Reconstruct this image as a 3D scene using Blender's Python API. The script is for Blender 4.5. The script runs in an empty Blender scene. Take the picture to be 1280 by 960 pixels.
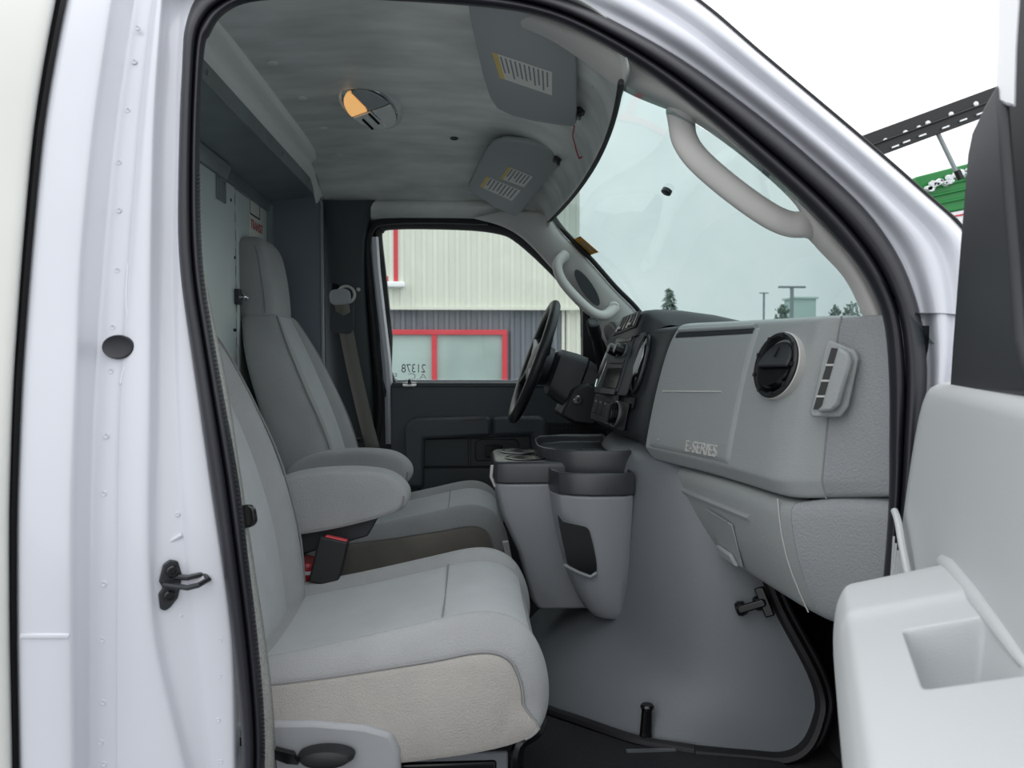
import bpy, bmesh, math, random
from mathutils import Vector, Matrix
V = Vector
R = math.radians
random.seed(7)
sc = bpy.context.scene
C = sc.collection

# ------------------------------------------------------------------ camera
FPX = 960.0
CAM = V((0.0, -1.10, 1.58))
YAW, PIT = math.atan(50/960), math.atan(33/960)
FWD = V((math.sin(YAW)*math.cos(PIT), math.cos(YAW)*math.cos(PIT), -math.sin(PIT)))
RGT = V((math.cos(YAW), -math.sin(YAW), 0))
UPV = RGT.cross(FWD)
cd = bpy.data.cameras.new('camera'); cd.sensor_width = 36; cd.lens = 36*FPX/1280
cd.dof.use_dof = True; cd.dof.focus_distance = 1.9; cd.dof.aperture_fstop = 7.5
cd.clip_start = 0.02; cd.clip_end = 500
cam = bpy.data.objects.new('camera', cd); C.objects.link(cam)
cam.matrix_world = Matrix((( RGT.x, UPV.x, -FWD.x, CAM.x), (RGT.y, UPV.y, -FWD.y, CAM.y), (RGT.z, UPV.z, -FWD.z, CAM.z), (0,0,0,1)))
sc.camera = cam

# ------------------------------------------------------------------ world: overcast sky
w = bpy.data.worlds.new('overcast_sky'); sc.world = w; w.use_nodes = True
nt = w.node_tree; nt.nodes.clear()
out = nt.nodes.new('ShaderNodeOutputWorld'); bg = nt.nodes.new('ShaderNodeBackground')
tc = nt.nodes.new('ShaderNodeTexCoord'); ns = nt.nodes.new('ShaderNodeTexNoise'); rp = nt.nodes.new('ShaderNodeValToRGB')
ns.inputs['Scale'].default_value = 7; ns.inputs['Detail'].default_value = 6; ns.inputs['Roughness'].default_value = 0.6
rp.color_ramp.elements[0].position = 0.35; rp.color_ramp.elements[0].color = (0.86, 0.89, 0.90, 1)
rp.color_ramp.elements[1].position = 0.68; rp.color_ramp.elements[1].color = (1.0, 1.0, 1.0, 1)
nt.links.new(tc.outputs['Generated'], ns.inputs['Vector']); nt.links.new(ns.outputs['Fac'], rp.inputs['Fac'])
# standard overcast luminance: brighter towards the zenith
sx_ = nt.nodes.new('ShaderNodeSeparateXYZ'); ma = nt.nodes.new('ShaderNodeMath'); ma.operation = 'MULTIPLY_ADD'; ma.use_clamp = False
mxm = nt.nodes.new('ShaderNodeMath'); mxm.operation = 'MAXIMUM'; mxm.inputs[1].default_value = 0.0
vm = nt.nodes.new('ShaderNodeVectorMath'); vm.operation = 'SCALE'
nt.links.new(tc.outputs['Generated'], sx_.inputs[0]); nt.links.new(sx_.outputs['Z'], mxm.inputs[0]); nt.links.new(mxm.outputs[0], ma.inputs[0])
ma.inputs[1].default_value = 1.0; ma.inputs[2].default_value = 0.85
nt.links.new(rp.outputs['Color'], vm.inputs[0]); nt.links.new(ma.outputs[0], vm.inputs['Scale'])
nt.links.new(vm.outputs['Vector'], bg.inputs['Color']); nt.links.new(bg.outputs['Background'], out.inputs['Surface'])
bg.inputs['Strength'].default_value = 1.0
sc.view_settings.view_transform = 'Standard'; sc.view_settings.look = 'None'
sc.view_settings.exposure = 0.45; sc.view_settings.gamma = 1.0; sc.view_settings.use_curve_mapping = False
try:
    sc.cycles.max_bounces = 14; sc.cycles.diffuse_bounces = 8; sc.cycles.transparent_max_bounces = 12
except Exception: pass

# ------------------------------------------------------------------ helpers
def ray(px, py): return FWD + RGT*((px-640)/FPX) + UPV*((480-py)/FPX)
def at(px, py, Y):
    d = ray(px, py); return CAM + d*((Y-CAM.y)/d.y)
def lerp(a, b, t): return a + (b-a)*t
def pw(x, pts):
    if x <= pts[0][0]: return pts[0][1]
    for (a, b), (c, d) in zip(pts, pts[1:]):
        if x <= c: return b + (d-b)*(x-a)/(c-a)
    return pts[-1][1]
YP = [(0.5, 0.0), (1.3, 0.01), (1.48, 0.03), (1.8, 0.085), (2.1, 0.15), (2.3, 0.24)]
def yp(z): return pw(z, YP)              # passenger side tumblehome
def yd(z): return 1.8 - yp(z)            # driver side
def atp(px, py, off=0.0, f=yp):
    Y = f(1.6) + off
    for _ in range(8):
        p = at(px, py, Y); Y = f(p.z) + off
    return at(px, py, Y)
def atd(px, py, off=0.0): return atp(px, py, off, yd)
def spl(pts, n, closed=False):
    """Catmull-Rom through pts (tuples of any length), n samples per span."""
    P = [V(p) for p in pts]; m = len(P); o = []
    rng = range(m) if closed else range(m-1)
    for i in rng:
        if closed: a, b, c, d = P[i-1], P[i], P[(i+1) % m], P[(i+2) % m]
        else:
            b, c = P[i], P[i+1]
            a = P[i-1] if i else b*2-c
            d = P[i+2] if i+2 < m else c*2-b
        for k in range(n):
            t = k/n
            o.append(0.5*((2*b)+(c-a)*t+(2*a-5*b+4*c-d)*t*t+(3*b-a-3*c+d)*t**3))
    if not closed: o.append(P[-1].copy())
    return o

class Fr:
    """local frame: origin o, axes x,y,z"""
    def __init__(s, o, x, z):
        s.o = V(o); s.x = V(x).normalized(); s.z = V(z); s.z = (s.z - s.x*s.z.dot(s.x)).normalized(); s.y = s.z.cross(s.x)
    def p(s, a, b=None, c=0):
        if b is None: a, b, c = a
        return s.o + s.x*a + s.y*b + s.z*c
W = Fr((0,0,0), (1,0,0), (0,0,1))

class MB:
    def __init__(s): s.v = []; s.f = []
    def add(s, vs, fs):
        k = len(s.v); s.v += [tuple(v) for v in vs]; s.f += [tuple(i+k for i in f) for f in fs]; return s
    def box(s, c, sz, fr=W):
        x, y, z = c; a, b, d = sz[0]/2, sz[1]/2, sz[2]/2
        vs = [fr.p(x+i*a, y+j*b, z+k*d) for k in (-1,1) for j in (-1,1) for i in (-1,1)]
        return s.add(vs, [(0,2,3,1),(4,5,7,6),(0,1,5,4),(2,6,7,3),(0,4,6,2),(1,3,7,5)])
    def loft(s, rings, caps=True, closed=True, loop=False):
        n = len(rings[0]); vs = [p for r in rings for p in r]; fs = []
        m = len(rings)
        for i in range(m if loop else m-1):
            j2 = (i+1) % m
            for j in range(n if closed else n-1):
                k = (j+1) % n
                fs.append((i*n+j, i*n+k, j2*n+k, j2*n+j))
        if caps and closed and not loop:
            fs.append(tuple(range(n-1, -1, -1))); fs.append(tuple((m-1)*n+j for j in range(n)))
        return s.add(vs, fs)
    def grid(s, rows): return s.loft(rows, False, False)
    def tube(s, path, r, n=8, ry=None, loop=False, up=(0,0,1)):
        path = [V(p) for p in path]; m = len(path); rings = []; pn = None
        for i, p in enumerate(path):
            if loop: t = path[(i+1) % m]-path[i-1]
            else: t = path[min(i+1, m-1)]-path[max(i-1, 0)]
            t.normalize()
            if pn is None:
                u = V(up)
                if abs(u.dot(t)) > 0.95: u = V((1,0,0))
                pn = (u - t*u.dot(t)).normalized()
            else: pn = (pn - t*pn.dot(t)).normalized()
            q = t.cross(pn)
            rr = r[i] if isinstance(r, (list, tuple)) else r
            r2 = rr if ry is None else (ry[i] if isinstance(ry, (list, tuple)) else ry)
            rings.append([p + pn*(math.cos(a)*rr) + q*(math.sin(a)*r2) for a in [2*math.pi*k/n for k in range(n)]])
        return s.loft(rings, True, True, loop)
    def ringl(s, fr, prof, n=28, sx=1, sy=1):
        return s.lathe(fr, list(prof)+[prof[0]], n, sx, sy, False)
    def lathe(s, fr, prof, n=24, sx=1, sy=1, caps=True):
        rings = [[fr.p(math.cos(a)*r*sx, math.sin(a)*r*sy, h) for a in [2*math.pi*k/n for k in range(n)]] for r, h in prof]
        return s.loft(rings, caps)
    def prism(s, pts, off):
        off = V(off); pts = [V(p) for p in pts]; n = len(pts)
        vs = pts + [p+off for p in pts]
        return s.add(vs, [tuple(range(n)), tuple(range(2*n-1, n-1, -1))] + [(i, i+n, (i+1) % n + n, (i+1) % n) for i in range(n)])
    def slab(s, fr, w, h, t, r=0.0, c=(0,0), n=5):
        """rounded rectangle slab in fr xy plane, thickness t upward in z"""
        return s.prism([fr.p(c[0]+x, c[1]+y, 0) for x, y in rrect(w, h, r, n)], fr.z*t)

def rrect(w, h, r, n=5):
    if r <= 0: return [(-w/2,-h/2),(w/2,-h/2),(w/2,h/2),(-w/2,h/2)]
    r = min(r, w/2-1e-5, h/2-1e-5); o = []
    for cx, cy, a0 in ((w/2-r,-h/2+r,-90),(w/2-r,h/2-r,0),(-w/2+r,h/2-r,90),(-w/2+r,-h/2+r,180)):
        for k in range(n+1):
            a = R(a0+90*k/n); o.append((cx+r*math.cos(a), cy+r*math.sin(a)))
    return o

def link(o, parent=None):
    C.objects.link(o)
    if parent is not None:
        o.parent = parent; o.matrix_parent_inverse = WM[parent.name].inverted()
    return o
WM = {}
def mk(name, mb, mat, parent=None, sub=0, bev=0, sol=0, ang=40, label=None, kind=None):
    me = bpy.data.meshes.new(name); me.from_pydata(mb.v, [], mb.f)
    bm = bmesh.new(); bm.from_mesh(me)
    bmesh.ops.remove_doubles(bm, verts=bm.verts, dist=1e-6)
    bmesh.ops.recalc_face_normals(bm, faces=bm.faces); bm.to_mesh(me); bm.free()
    me.materials.append(M[mat])
    for p in me.polygons: p.use_smooth = True
    if sub == 0: me.set_sharp_from_angle(angle=R(ang))
    o = bpy.data.objects.new(name, me); link(o, parent); WM[o.name] = Matrix()
    if sol:
        m = o.modifiers.new('solid', 'SOLIDIFY'); m.thickness = abs(sol); m.offset = -1 if sol > 0 else 1
    if bev:
        m = o.modifiers.new('bevel', 'BEVEL'); m.width = bev; m.segments = 2; m.limit_method = 'ANGLE'; m.angle_limit = R(35)
    if sub:
        m = o.modifiers.new('subd', 'SUBSURF'); m.levels = sub; m.render_levels = sub
    if label: o['label'] = label
    if kind: o['kind'] = kind
    return o
def thing(name, label, cat=None, loc=(0,0,0), group=None, kind=None):
    o = bpy.data.objects.new(name, None); o.empty_display_size = 0.05; C.objects.link(o); o.location = loc
    WM[o.name] = Matrix.Translation(V(loc))
    return tag(o, label, cat, group, kind)
def tag(o, label, cat=None, group=None, kind=None):
    o['label'] = label
    if cat: o['category'] = cat
    if group: o['group'] = group
    if kind: o['kind'] = kind
    return o
def text(name, s, fr, size, mat, parent, ext=0.0006, mirror=False, sx=1.0):
    cu = bpy.data.curves.new(name, 'FONT'); cu.body = s; cu.size = size; cu.extrude = ext; cu.align_x = 'CENTER'; cu.align_y = 'CENTER'
    t = bpy.data.objects.new(name, cu); C.objects.link(t)
    bpy.context.view_layer.update()
    me = bpy.data.meshes.new_from_object(t.evaluated_get(bpy.context.evaluated_depsgraph_get()))
    bpy.data.objects.remove(t)
    for v in me.vertices: v.co = fr.p(v.co.x*(-sx if mirror else sx), v.co.y, v.co.z)
    me.materials.clear(); me.materials.append(M[mat])
    o = bpy.data.objects.new(name, me); link(o, parent); WM[o.name] = Matrix()
    return o

# ------------------------------------------------------------------ materials
M = {}
def mat(name, col, rough=0.5, metal=0.0, bump=None, var=None, coat=0.0, spec=0.5, wave=None, sheen=0):
    """bump=(scale,strength[,detail]); var=(scale,amount) albedo variation; wave=(scale,strength,dir)"""
    m = bpy.data.materials.new(name); m.use_nodes = True; n = m.node_tree.nodes; L = m.node_tree.links
    b = n['Principled BSDF']
    col = tuple(((c/255)/12.92 if c/255 <= .04045 else ((c/255+.055)/1.055)**2.4) for c in col)
    b.inputs['Base Color'].default_value = (*col, 1); b.inputs['Roughness'].default_value = rough
    b.inputs['Metallic'].default_value = metal; b.inputs['Specular IOR Level'].default_value = spec
    if coat: b.inputs['Coat Weight'].default_value = coat; b.inputs['Coat Roughness'].default_value = 0.08
    if sheen: b.inputs['Sheen Weight'].default_value = sheen
    t = n.new('ShaderNodeTexCoord')
    if var:
        q = n.new('ShaderNodeTexNoise'); q.inputs['Scale'].default_value = var[0]; q.inputs['Detail'].default_value = 5
        mp = n.new('ShaderNodeMapping'); mp.inputs['Scale'].default_value = var[2] if len(var) > 2 else (1,1,1)
        L.new(t.outputs['Object'], mp.inputs['Vector']); L.new(mp.outputs['Vector'], q.inputs['Vector'])
        r = n.new('ShaderNodeValToRGB'); a = var[1]
        r.color_ramp.elements[0].position = 0.3; r.color_ramp.elements[1].position = 0.7
        r.color_ramp.elements[0].color = (*[c*(1-a) for c in col], 1); r.color_ramp.elements[1].color = (*[min(1, c*(1+a)) for c in col], 1)
        L.new(q.outputs['Fac'], r.inputs['Fac']); L.new(r.outputs['Color'], b.inputs['Base Color'])
    h = None
    if bump:
        q = n.new('ShaderNodeTexNoise'); q.inputs['Scale'].default_value = bump[0]; q.inputs['Detail'].default_value = 3
        L.new(t.outputs['Object'], q.inputs['Vector']); h = q.outputs['Fac']
        bp = n.new('ShaderNodeBump'); bp.inputs['Strength'].default_value = bump[1]; bp.inputs['Distance'].default_value = 0.002
        L.new(h, bp.inputs['Height']); L.new(bp.outputs['Normal'], b.inputs['Normal'])
    if wave:
        q = n.new('ShaderNodeTexWave'); q.inputs['Scale'].default_value = wave[0]; q.bands_direction = wave[2]
        L.new(t.outputs['Object'], q.inputs['Vector'])
        bp = n.new('ShaderNodeBump'); bp.inputs['Strength'].default_value = wave[1]; bp.inputs['Distance'].default_value = 0.001
        L.new(q.outputs['Fac'], bp.inputs['Height']); L.new(bp.outputs['Normal'], b.inputs['Normal'])
    M[name] = m; return m
def glass(name, tint, refl=0.06):
    m = bpy.data.materials.new(name); m.use_nodes = True; n = m.node_tree.nodes; L = m.node_tree.links; n.clear()
    o = n.new('ShaderNodeOutputMaterial'); mx = n.new('ShaderNodeMixShader'); tr = n.new('ShaderNodeBsdfTransparent'); gl = n.new('ShaderNodeBsdfGlossy')
    lw = n.new('ShaderNodeLayerWeight'); lw.inputs['Blend'].default_value = 0.5
    pwr = n.new('ShaderNodeMath'); pwr.operation = 'POWER'; pwr.inputs[1].default_value = 4.0; L.new(lw.outputs['Facing'], pwr.inputs[0])
    fr = n.new('ShaderNodeMath'); fr.operation = 'MULTIPLY_ADD'; fr.inputs[1].default_value = 0.5; fr.inputs[2].default_value = refl; L.new(pwr.outputs[0], fr.inputs[0])
    tr.inputs['Color'].default_value = (*tint, 1); gl.inputs['Roughness'].default_value = 0.0
    L.new(fr.outputs[0], mx.inputs['Fac']); L.new(tr.outputs[0], mx.inputs[1]); L.new(gl.outputs[0], mx.inputs[2]); L.new(mx.outputs[0], o.inputs['Surface'])
    M[name] = m
def emit(name, col, s):
    m = bpy.data.materials.new(name); m.use_nodes = True; b = m.node_tree.nodes['Principled BSDF']
    b.inputs['Base Color'].default_value = (*col, 1); b.inputs['Emission Color'].default_value = (*col, 1); b.inputs['Emission Strength'].default_value = s
    M[name] = m
mat('white_paint', (204, 206, 215), 0.25, coat=0.6, var=(3, .02))
mat('box_paint', (208, 209, 205), 0.4, var=(4, .03))
mat('rubber', (30, 30, 38), 0.45, bump=(60, .1))
mat('rubber_dark', (20, 20, 24), 0.6)
mat('black_plastic', (26, 27, 30), 0.45, bump=(900, .15))
mat('black_gloss', (12, 13, 15), 0.2)
mat('charcoal', (40, 42, 47), 0.5, bump=(700, .25))
mat('dark_trim', (52, 58, 62), 0.55, bump=(700, .2))
mat('door_dark', (62, 68, 74), 0.5, bump=(700, .2))
mat('dash_grey', (148, 152, 153), 0.48, bump=(420, .45))
mat('dash_end', (143, 146, 149), 0.5, bump=(260, .8))
mat('cover_grey', (110, 114, 119), 0.38, bump=(500, .25), var=(6, .04))
mat('console_grey', (138, 141, 146), 0.42, bump=(500, .25))
mat('console_rim', (54, 55, 60), 0.3, bump=(600, .2))
mat('trim_grey', (192, 191, 188), 0.5, bump=(500, .2))
mat('door_grey', (196, 199, 201), 0.45, bump=(500, .25))
mat('headliner', (212, 216, 213), 0.34, var=(6, .2, (1, 2.5, 1)), bump=(7, .5))
mat('visor', (164, 169, 170), 0.6, bump=(500, .2))
mat('fabric', (158, 159, 161), 0.85, bump=(420, .9), var=(9, .06), sheen=.2)
mat('fabric_insert', (178, 181, 184), 0.85, bump=(420, .9), var=(12, .05), sheen=.2)
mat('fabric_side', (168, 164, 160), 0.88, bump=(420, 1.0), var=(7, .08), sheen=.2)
mat('fabric_soiled_shaded', (122, 117, 111), 0.9, bump=(800, .6), var=(8, .15), sheen=.2)  # driver seat side cloth: brownish soil, with shade also darkened into the colour
mat('fabric_rib', (182, 184, 188), 0.85, wave=(90, .5, 'Z'), sheen=.2)
mat('seam', (136, 136, 138), 0.9)
mat('seat_plastic', (150, 152, 156), 0.4)
mat('carpet', (22, 22, 26), 0.95, bump=(300, 1.0), var=(60, .4))
mat('mat_black', (24, 25, 29), 0.55, bump=(150, .6))
mat('steel', (150, 153, 156), 0.35, metal=0.8)
mat('dark_steel', (62, 64, 68), 0.35, metal=0.7)
mat('galvanised', (128, 138, 140), 0.35, metal=0.25, var=(8, .15))
mat('bulkhead', (206, 216, 214), 0.4, var=(5, .03))
mat('bulkhead_bow', (232, 235, 231), 0.4)
mat('bulk_side', (112, 122, 132), 0.35, metal=0.25)
mat('paper', (226, 226, 220), 0.6)
mat('paper_yellow', (222, 196, 120), 0.6)
mat('ink', (140, 142, 148), 0.7)
mat('ink_dark', (40, 40, 44), 0.7)
mat('ink_red', (176, 60, 54), 0.7)
mat('sticker_orange', (222, 160, 40), 0.5, var=(60, .2))
mat('red_plastic', (214, 74, 84), 0.4)
mat('red_can', (168, 40, 48), 0.35)
mat('yellow_label', (220, 190, 60), 0.5)
mat('webbing', (160, 161, 158), 0.8, bump=(500, 1.0), var=(300, .25))
mat('webbing_dark', (112, 110, 104), 0.7, wave=(120, .4, 'X'))
mat('chrome', (220, 222, 224), 0.12, metal=1.0)
mat('lens', (226, 228, 226), 0.15, spec=.8)
mat('screen', (12, 13, 18), 0.15)
mat('clad_white', (214, 217, 206), 0.5, var=(2, .04))
mat('clad_grey', (112, 118, 126), 0.5, var=(2, .06))
mat('red_frame', (206, 62, 74), 0.5)
mat('pane', (166, 184, 180), 0.08, var=(0.9, .12))
mat('snow', (240, 243, 246), 0.8)
mat('ground', (120, 122, 124), 0.9, var=(.6, .25))
mat('green_paint', (34, 130, 62), 0.4, var=(3, .1))
mat('pole', (142, 150, 152), 0.5)
mat('leaf', (104, 120, 108), 0.9, var=(3, .3))
mat('far_green', (192, 212, 206), 0.8)
glass('windshield_glass', (0.53, 0.64, 0.64))
glass('side_glass', (0.92, 0.97, 0.95))
emit('bulb', (1.0, 0.55, 0.20), 0.45)

# ================================================================== SETTING
b = MB(); b.grid([[V((-40, y, 0)), V((60, y, 0))] for y in (-15, 120)])
tag(mk('ground', b, 'ground'), 'grey asphalt ground around the van', kind='structure')

# ---- ceiling (headliner)
def ceil_pt(x, y):
    v = (y-0.9)/0.75
    z = pw(x, [(-.52, 2.215), (-.27, 2.235), (0, 2.23), (.12, 2.21), (.2, 2.18), (.25, 2.145), (.275, 2.105), (.285, 2.062)])
    k = max(0, (x+.5)/.78)
    return V((x + .045*(1-v*v)*k - .03*k, y, z - (.12 if v > 0 else .03)*abs(v)**5*(1-.6*max(0, k-.6)/.4)))
ys = [0.165+1.505*i/36 for i in range(37)]
xs = [-.52,-.45,-.38,-.27,-.15,-.05,.03,.1,.15,.19,.22,.245,.262,.275,.282,.285]
b = MB(); b.grid([[ceil_pt(x, y) for y in ys] for x in xs])
ceil = tag(mk('ceiling', b, 'headliner', sub=1, sol=-.006), 'grey moulded headliner over the cab', kind='structure')
def ceil_fr(x, y, drop=0.0):
    p = ceil_pt(x, y); tx = ceil_pt(x+.01, y)-ceil_pt(x-.01, y); ty = ceil_pt(x, y+.01)-ceil_pt(x, y-.01)
    n = tx.cross(ty).normalized()
    if n.z > 0: n = -n
    return Fr(p + n*drop, tx, n)
for px, py, Y in ((340, 72, .62), (377, 130, .85), (403, 173, 1.1), (424, 213, 1.35)):   # headliner plugs
    p = at(px, py, Y); b = MB(); b.lathe(ceil_fr(p.x, Y), [(.012, -.004), (.012, .002), (.009, .004)], 16)
    mk('headliner_plug', b, 'headliner', ceil)
p = at(566, 223, 1.2); b = MB(); b.lathe(ceil_fr(p.x, 1.2), [(.012, -.004), (.012, .004), (.008, .005), (.007, -.002)], 16)
mk('clip_socket', b, 'charcoal', ceil)
p = at(741, 82, .5); b = MB(); b.lathe(ceil_fr(min(p.x, .26), .5), [(.004, -.002), (.004, .002), (.002, .003)], 10)
mk('screw', b, 'chrome', ceil)

# ---- rear bulkhead
wr = thing('wall_rear', 'pale steel bulkhead partition with sliding door behind the seats', loc=(-.70, .9, .8), kind='structure')
XB = -.70
def quadbox(x0, x1, y0, y1, z0, z1):
    return MB().box(((x0+x1)/2, (y0+y1)/2, (z0+z1)/2), (x1-x0, y1-y0, z1-z0))
mk('fixed_panel', quadbox(XB-.03, XB, .16, 1.62, .75, 2.16), 'bulkhead', wr)
mk('sliding_door', quadbox(XB, XB+.012, .18, 1.19, .8, 2.075), 'bulkhead', wr, bev=.002, label='pale sliding bulkhead door')
b = MB()
for k in range(22): b.box((XB+.004, 1.196, .95+k*.052), (.01, .012, .03))
mk('door_edge_strip', b, 'rubber_dark', wr)
mk('jamb_strip', quadbox(XB, XB+.014, 1.203, 1.222, .8, 2.07), 'bulkhead', wr, bev=.002)
sw = mk('side_return', quadbox(XB, -.515, 1.60, 1.615, .78, 2.14), 'bulk_side', wr)
mk('edge_trim', quadbox(-.522, -.510, 1.592, 1.617, .78, 2.14), 'steel', wr, bev=.002)
mk('corner_angle', quadbox(XB, XB+.02, 1.58, 1.60, .78, 2.10), 'galvanised', wr, bev=.001)
# soffit, angle with screws, roof bow
mk('soffit', MB().prism([(XB, .25, 2.112), (-.54, .25, 2.137), (-.54, .25, 2.143), (XB, .25, 2.118)], (0, 1.37, 0)), 'galvanised', wr)
mk('track_channel', MB().prism([(XB, .25, 2.075), (XB+.018, .25, 2.075), (XB+.03, .25, 2.105), (XB+.03, .25, 2.114), (XB, .25, 2.114)], (0, .85, 0)), 'galvanised', wr, bev=.002)
mk('top_angle', quadbox(XB, XB+.012, 1.10, 1.60, 2.078, 2.114), 'galvanised', wr, bev=.001)
ang = mk('header_strip', MB().prism([(-.54, .25, 2.135), (-.535, .25, 2.135), (-.530, .25, 2.172), (-.536, .25, 2.172)], (0, 1.32, 0)), 'galvanised', wr, bev=.001)
for y in (.5, 1.12, 1.45):
    b = MB(); b.lathe(Fr((-.5325, y, 2.155), (0, 1, 0), (1, 0, -.15)), [(.006, -.002), (.006, .003), (.003, .005)], 10); mk('screw', b, 'steel', ang)
bow = []
for y in [0.22+1.38*i/24 for i in range(25)]:
    drop = 0 if y < 1.45 else (y-1.45)**2*2.6
    dropn = 0
    sec = [(-.536, 2.168), (-.525, 2.178), (-.513, 2.188), (-.512, 2.200), (-.50, 2.203), (-.488, 2.206), (-.478, 2.214), (-.470, 2.232), (-.49, 2.25), (-.536, 2.25)]
    bow.append([V((x, y, z-drop-dropn)) for x, z in sec])
b = MB(); b.loft(bow); mk('roof_bow', b, 'bulkhead_bow', wr, ang=60)
# hanger bracket, latch
fr = Fr((XB+.013, 1.06, 2.045), (0, -1, 0), (1, 0, 0)); b = MB(); b.slab(fr, .075, .075, .004, .006); hb = mk('hanger_bracket', b, 'galvanised', wr, bev=.001)
for dy, dz in ((-.02, -.015), (.02, -.022)):
    b = MB(); b.lathe(Fr(fr.p(dy, dz, .004), (0, 1, 0), (1, 0, 0)), [(.005, 0), (.005, .003), (.003, .004)], 10); mk('screw', b, 'steel', hb)
fr = Fr((XB+.014, 1.185, 1.757), (0, -1, 0), (1, 0, 0)); b = MB(); b.slab(fr, .03, .045, .012, .003)
lt = mk('latch_plate', b, 'dark_steel', wr)
b = MB(); b.lathe(Fr(fr.p(-.022, 0, .01), (0, 1, 0), (1, 0, 0)), [(.013, 0), (.013, .012), (.009, .016), (.006, .012)], 14); mk('latch_knob', b, 'chrome', lt)
for y, z in ((1.15, 2.03), (1.18, 1.87), (1.165, 1.66), (1.18, 1.66), (1.165, 1.5), (1.18, 1.5)):
    b = MB(); b.lathe(Fr((XB+.012, y, z), (0, 1, 0), (1, 0, 0)), [(.005, -.001), (.005, .002), (.003, .003)], 8); mk('rivet', b, 'dark_steel', wr)
# safety decal on fixed panel
fr = Fr((XB+.0008, 1.455, 2.025), (0, 1, 0), (1, 0, 0))
st = tag(mk('warning_decal', MB().slab(fr, .175, .20, .0008), 'paper'), 'white decal with red lettering on bulkhead above driver seat', 'sticker')
fr2 = Fr(fr.p(0, 0, .0012), fr.x, fr.z)
b = MB()
for c, s in (((-.02, .078), (.11, .005)), ((-.02, .010), (.11, .005)), ((-.075, .044), (.004, .07)), ((.035, .044), (.004, .07))): b.box((c[0], c[1], 0), (s[0], s[1], .0006), fr2)
mk('printed_frame', b, 'ink_dark', st)
text('red_lettering', 'TRANSIT', Fr(fr2.p(0, -.022, 0), fr2.x, fr2.z), .042, 'ink_red', st, sx=.85)

# ---- floor, firewall, kick panels
b = MB(); b.box((.05, .9, .748), (1.62, 1.76, .06)); tag(mk('floor', b, 'carpet'), 'black carpeted cab floor', kind='structure')
b = MB(); b.loft([[V((x, y, z)) for x, z in ((.72, .79), (.80, .90), (.84, 1.05), (.84, 1.6), (.90, 1.6), (.90, .79))] for y in (.03, 1.77)])
tag(mk('wall_front', b, 'carpet'), 'black carpeted firewall beneath the dash', kind='structure')
for y, nm in ((.085, 'wall_kick_right'), (1.715, 'wall_kick_left')):
    b = MB(); b.box((.79, y, 1.2), (.20, .03, .86)); tag(mk(nm, b, 'carpet'), 'black carpeted kick panel by the %s hinge pillar' % ('passenger' if y < .5 else 'driver'), kind='structure')
b = MB(); b.box((.86, .9, 1.59), (.16, 1.7, .02)); tag(mk('trim_cowl', b, 'black_plastic'), 'black cowl tray under the windshield', kind='structure')

# ---- passenger side body (white pillars)
wl = thing('wall_right', 'white painted passenger side body around the open doorway', loc=(-.5, 0, .5), kind='structure')
ROWS = [-60, 0, 80, 160, 240, 320, 400, 480, 560, 640, 720, 800, 880, 960, 1040]
def col(pts): return lambda y: spl1(pts, y)
def spl1(pts, y): return pw(y, pts)
c0 = [(-60, 98), (0, 84), (86, 67), (160, 55), (330, 39), (480, 28), (640, 22), (800, 22), (960, 25), (1040, 26)]
c1 = [(-60, 151), (0, 141), (155, 118), (330, 101), (480, 97), (620, 91), (800, 91), (960, 93), (1040, 93)]
c2 = [(-60, 178), (0, 168), (172, 143), (330, 129), (447, 120), (620, 113), (960, 113), (1040, 113)]
c3 = [(-60, 200), (0, 191), (137, 175), (330, 160), (480, 151), (550, 148), (767, 146), (1040, 146)]
c4 = [(-60, 212), (0, 206), (137, 196), (330, 192), (516, 192), (664, 189), (785, 192), (870, 213), (960, 234), (1040, 255)]
c5 = [(-60, 240), (20, 222), (165, 220), (330, 216), (482, 220), (620, 227), (700, 232), (800, 241), (960, 261), (1040, 272)]
cs = [(-60, 262), (0, 247), (34, 229), (69, 227), (170, 224), (280, 222), (350, 226), (420, 236), (500, 248), (600, 262), (700, 277), (800, 290), (960, 292), (1040, 292)]
rows = []
for y in ROWS:
    k = [pw(y, c) for c in (c0, c1, c2, c3, c4, c5, cs)]
    L = [(k[0]-3, .02), (k[0], -.028), (k[0]+5, -.036), (lerp(k[0], k[1], .5), -.040), (k[1]-7, -.038), (k[1], -.032), (k[1]+4, -.020), (k[2]-4, .004), (k[2], .010), (k[2]+5, .010),
         (k[3]-1, .009), (k[3], .006), (k[3]+1.5, .006), (lerp(k[3], k[4], .35), .001), (lerp(k[3], k[4], .7), .001), (k[4]-2, .006), (k[4]+3, .020), (k[5]-4, .030), (k[5], .030), (k[5]+5, .026), (k[6]-2, .024), (k[6]+4, .028), (k[6]+8, .06)]
    rows.append([atp(x, y, o) for x, o in L])
b = MB(); b.grid(rows); bp = mk('door_pillar', b, 'white_paint', wl, sub=2)
# body crease on the outer pillar skin
b = MB(); b.tube([atp(x, 795, o) for x, o in ((27, -.033), (40, -.0375), (57, -.039), (75, -.0385), (86, -.035))], .004, 8, ry=.003); mk('body_crease', b, 'white_paint', wl)
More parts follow.
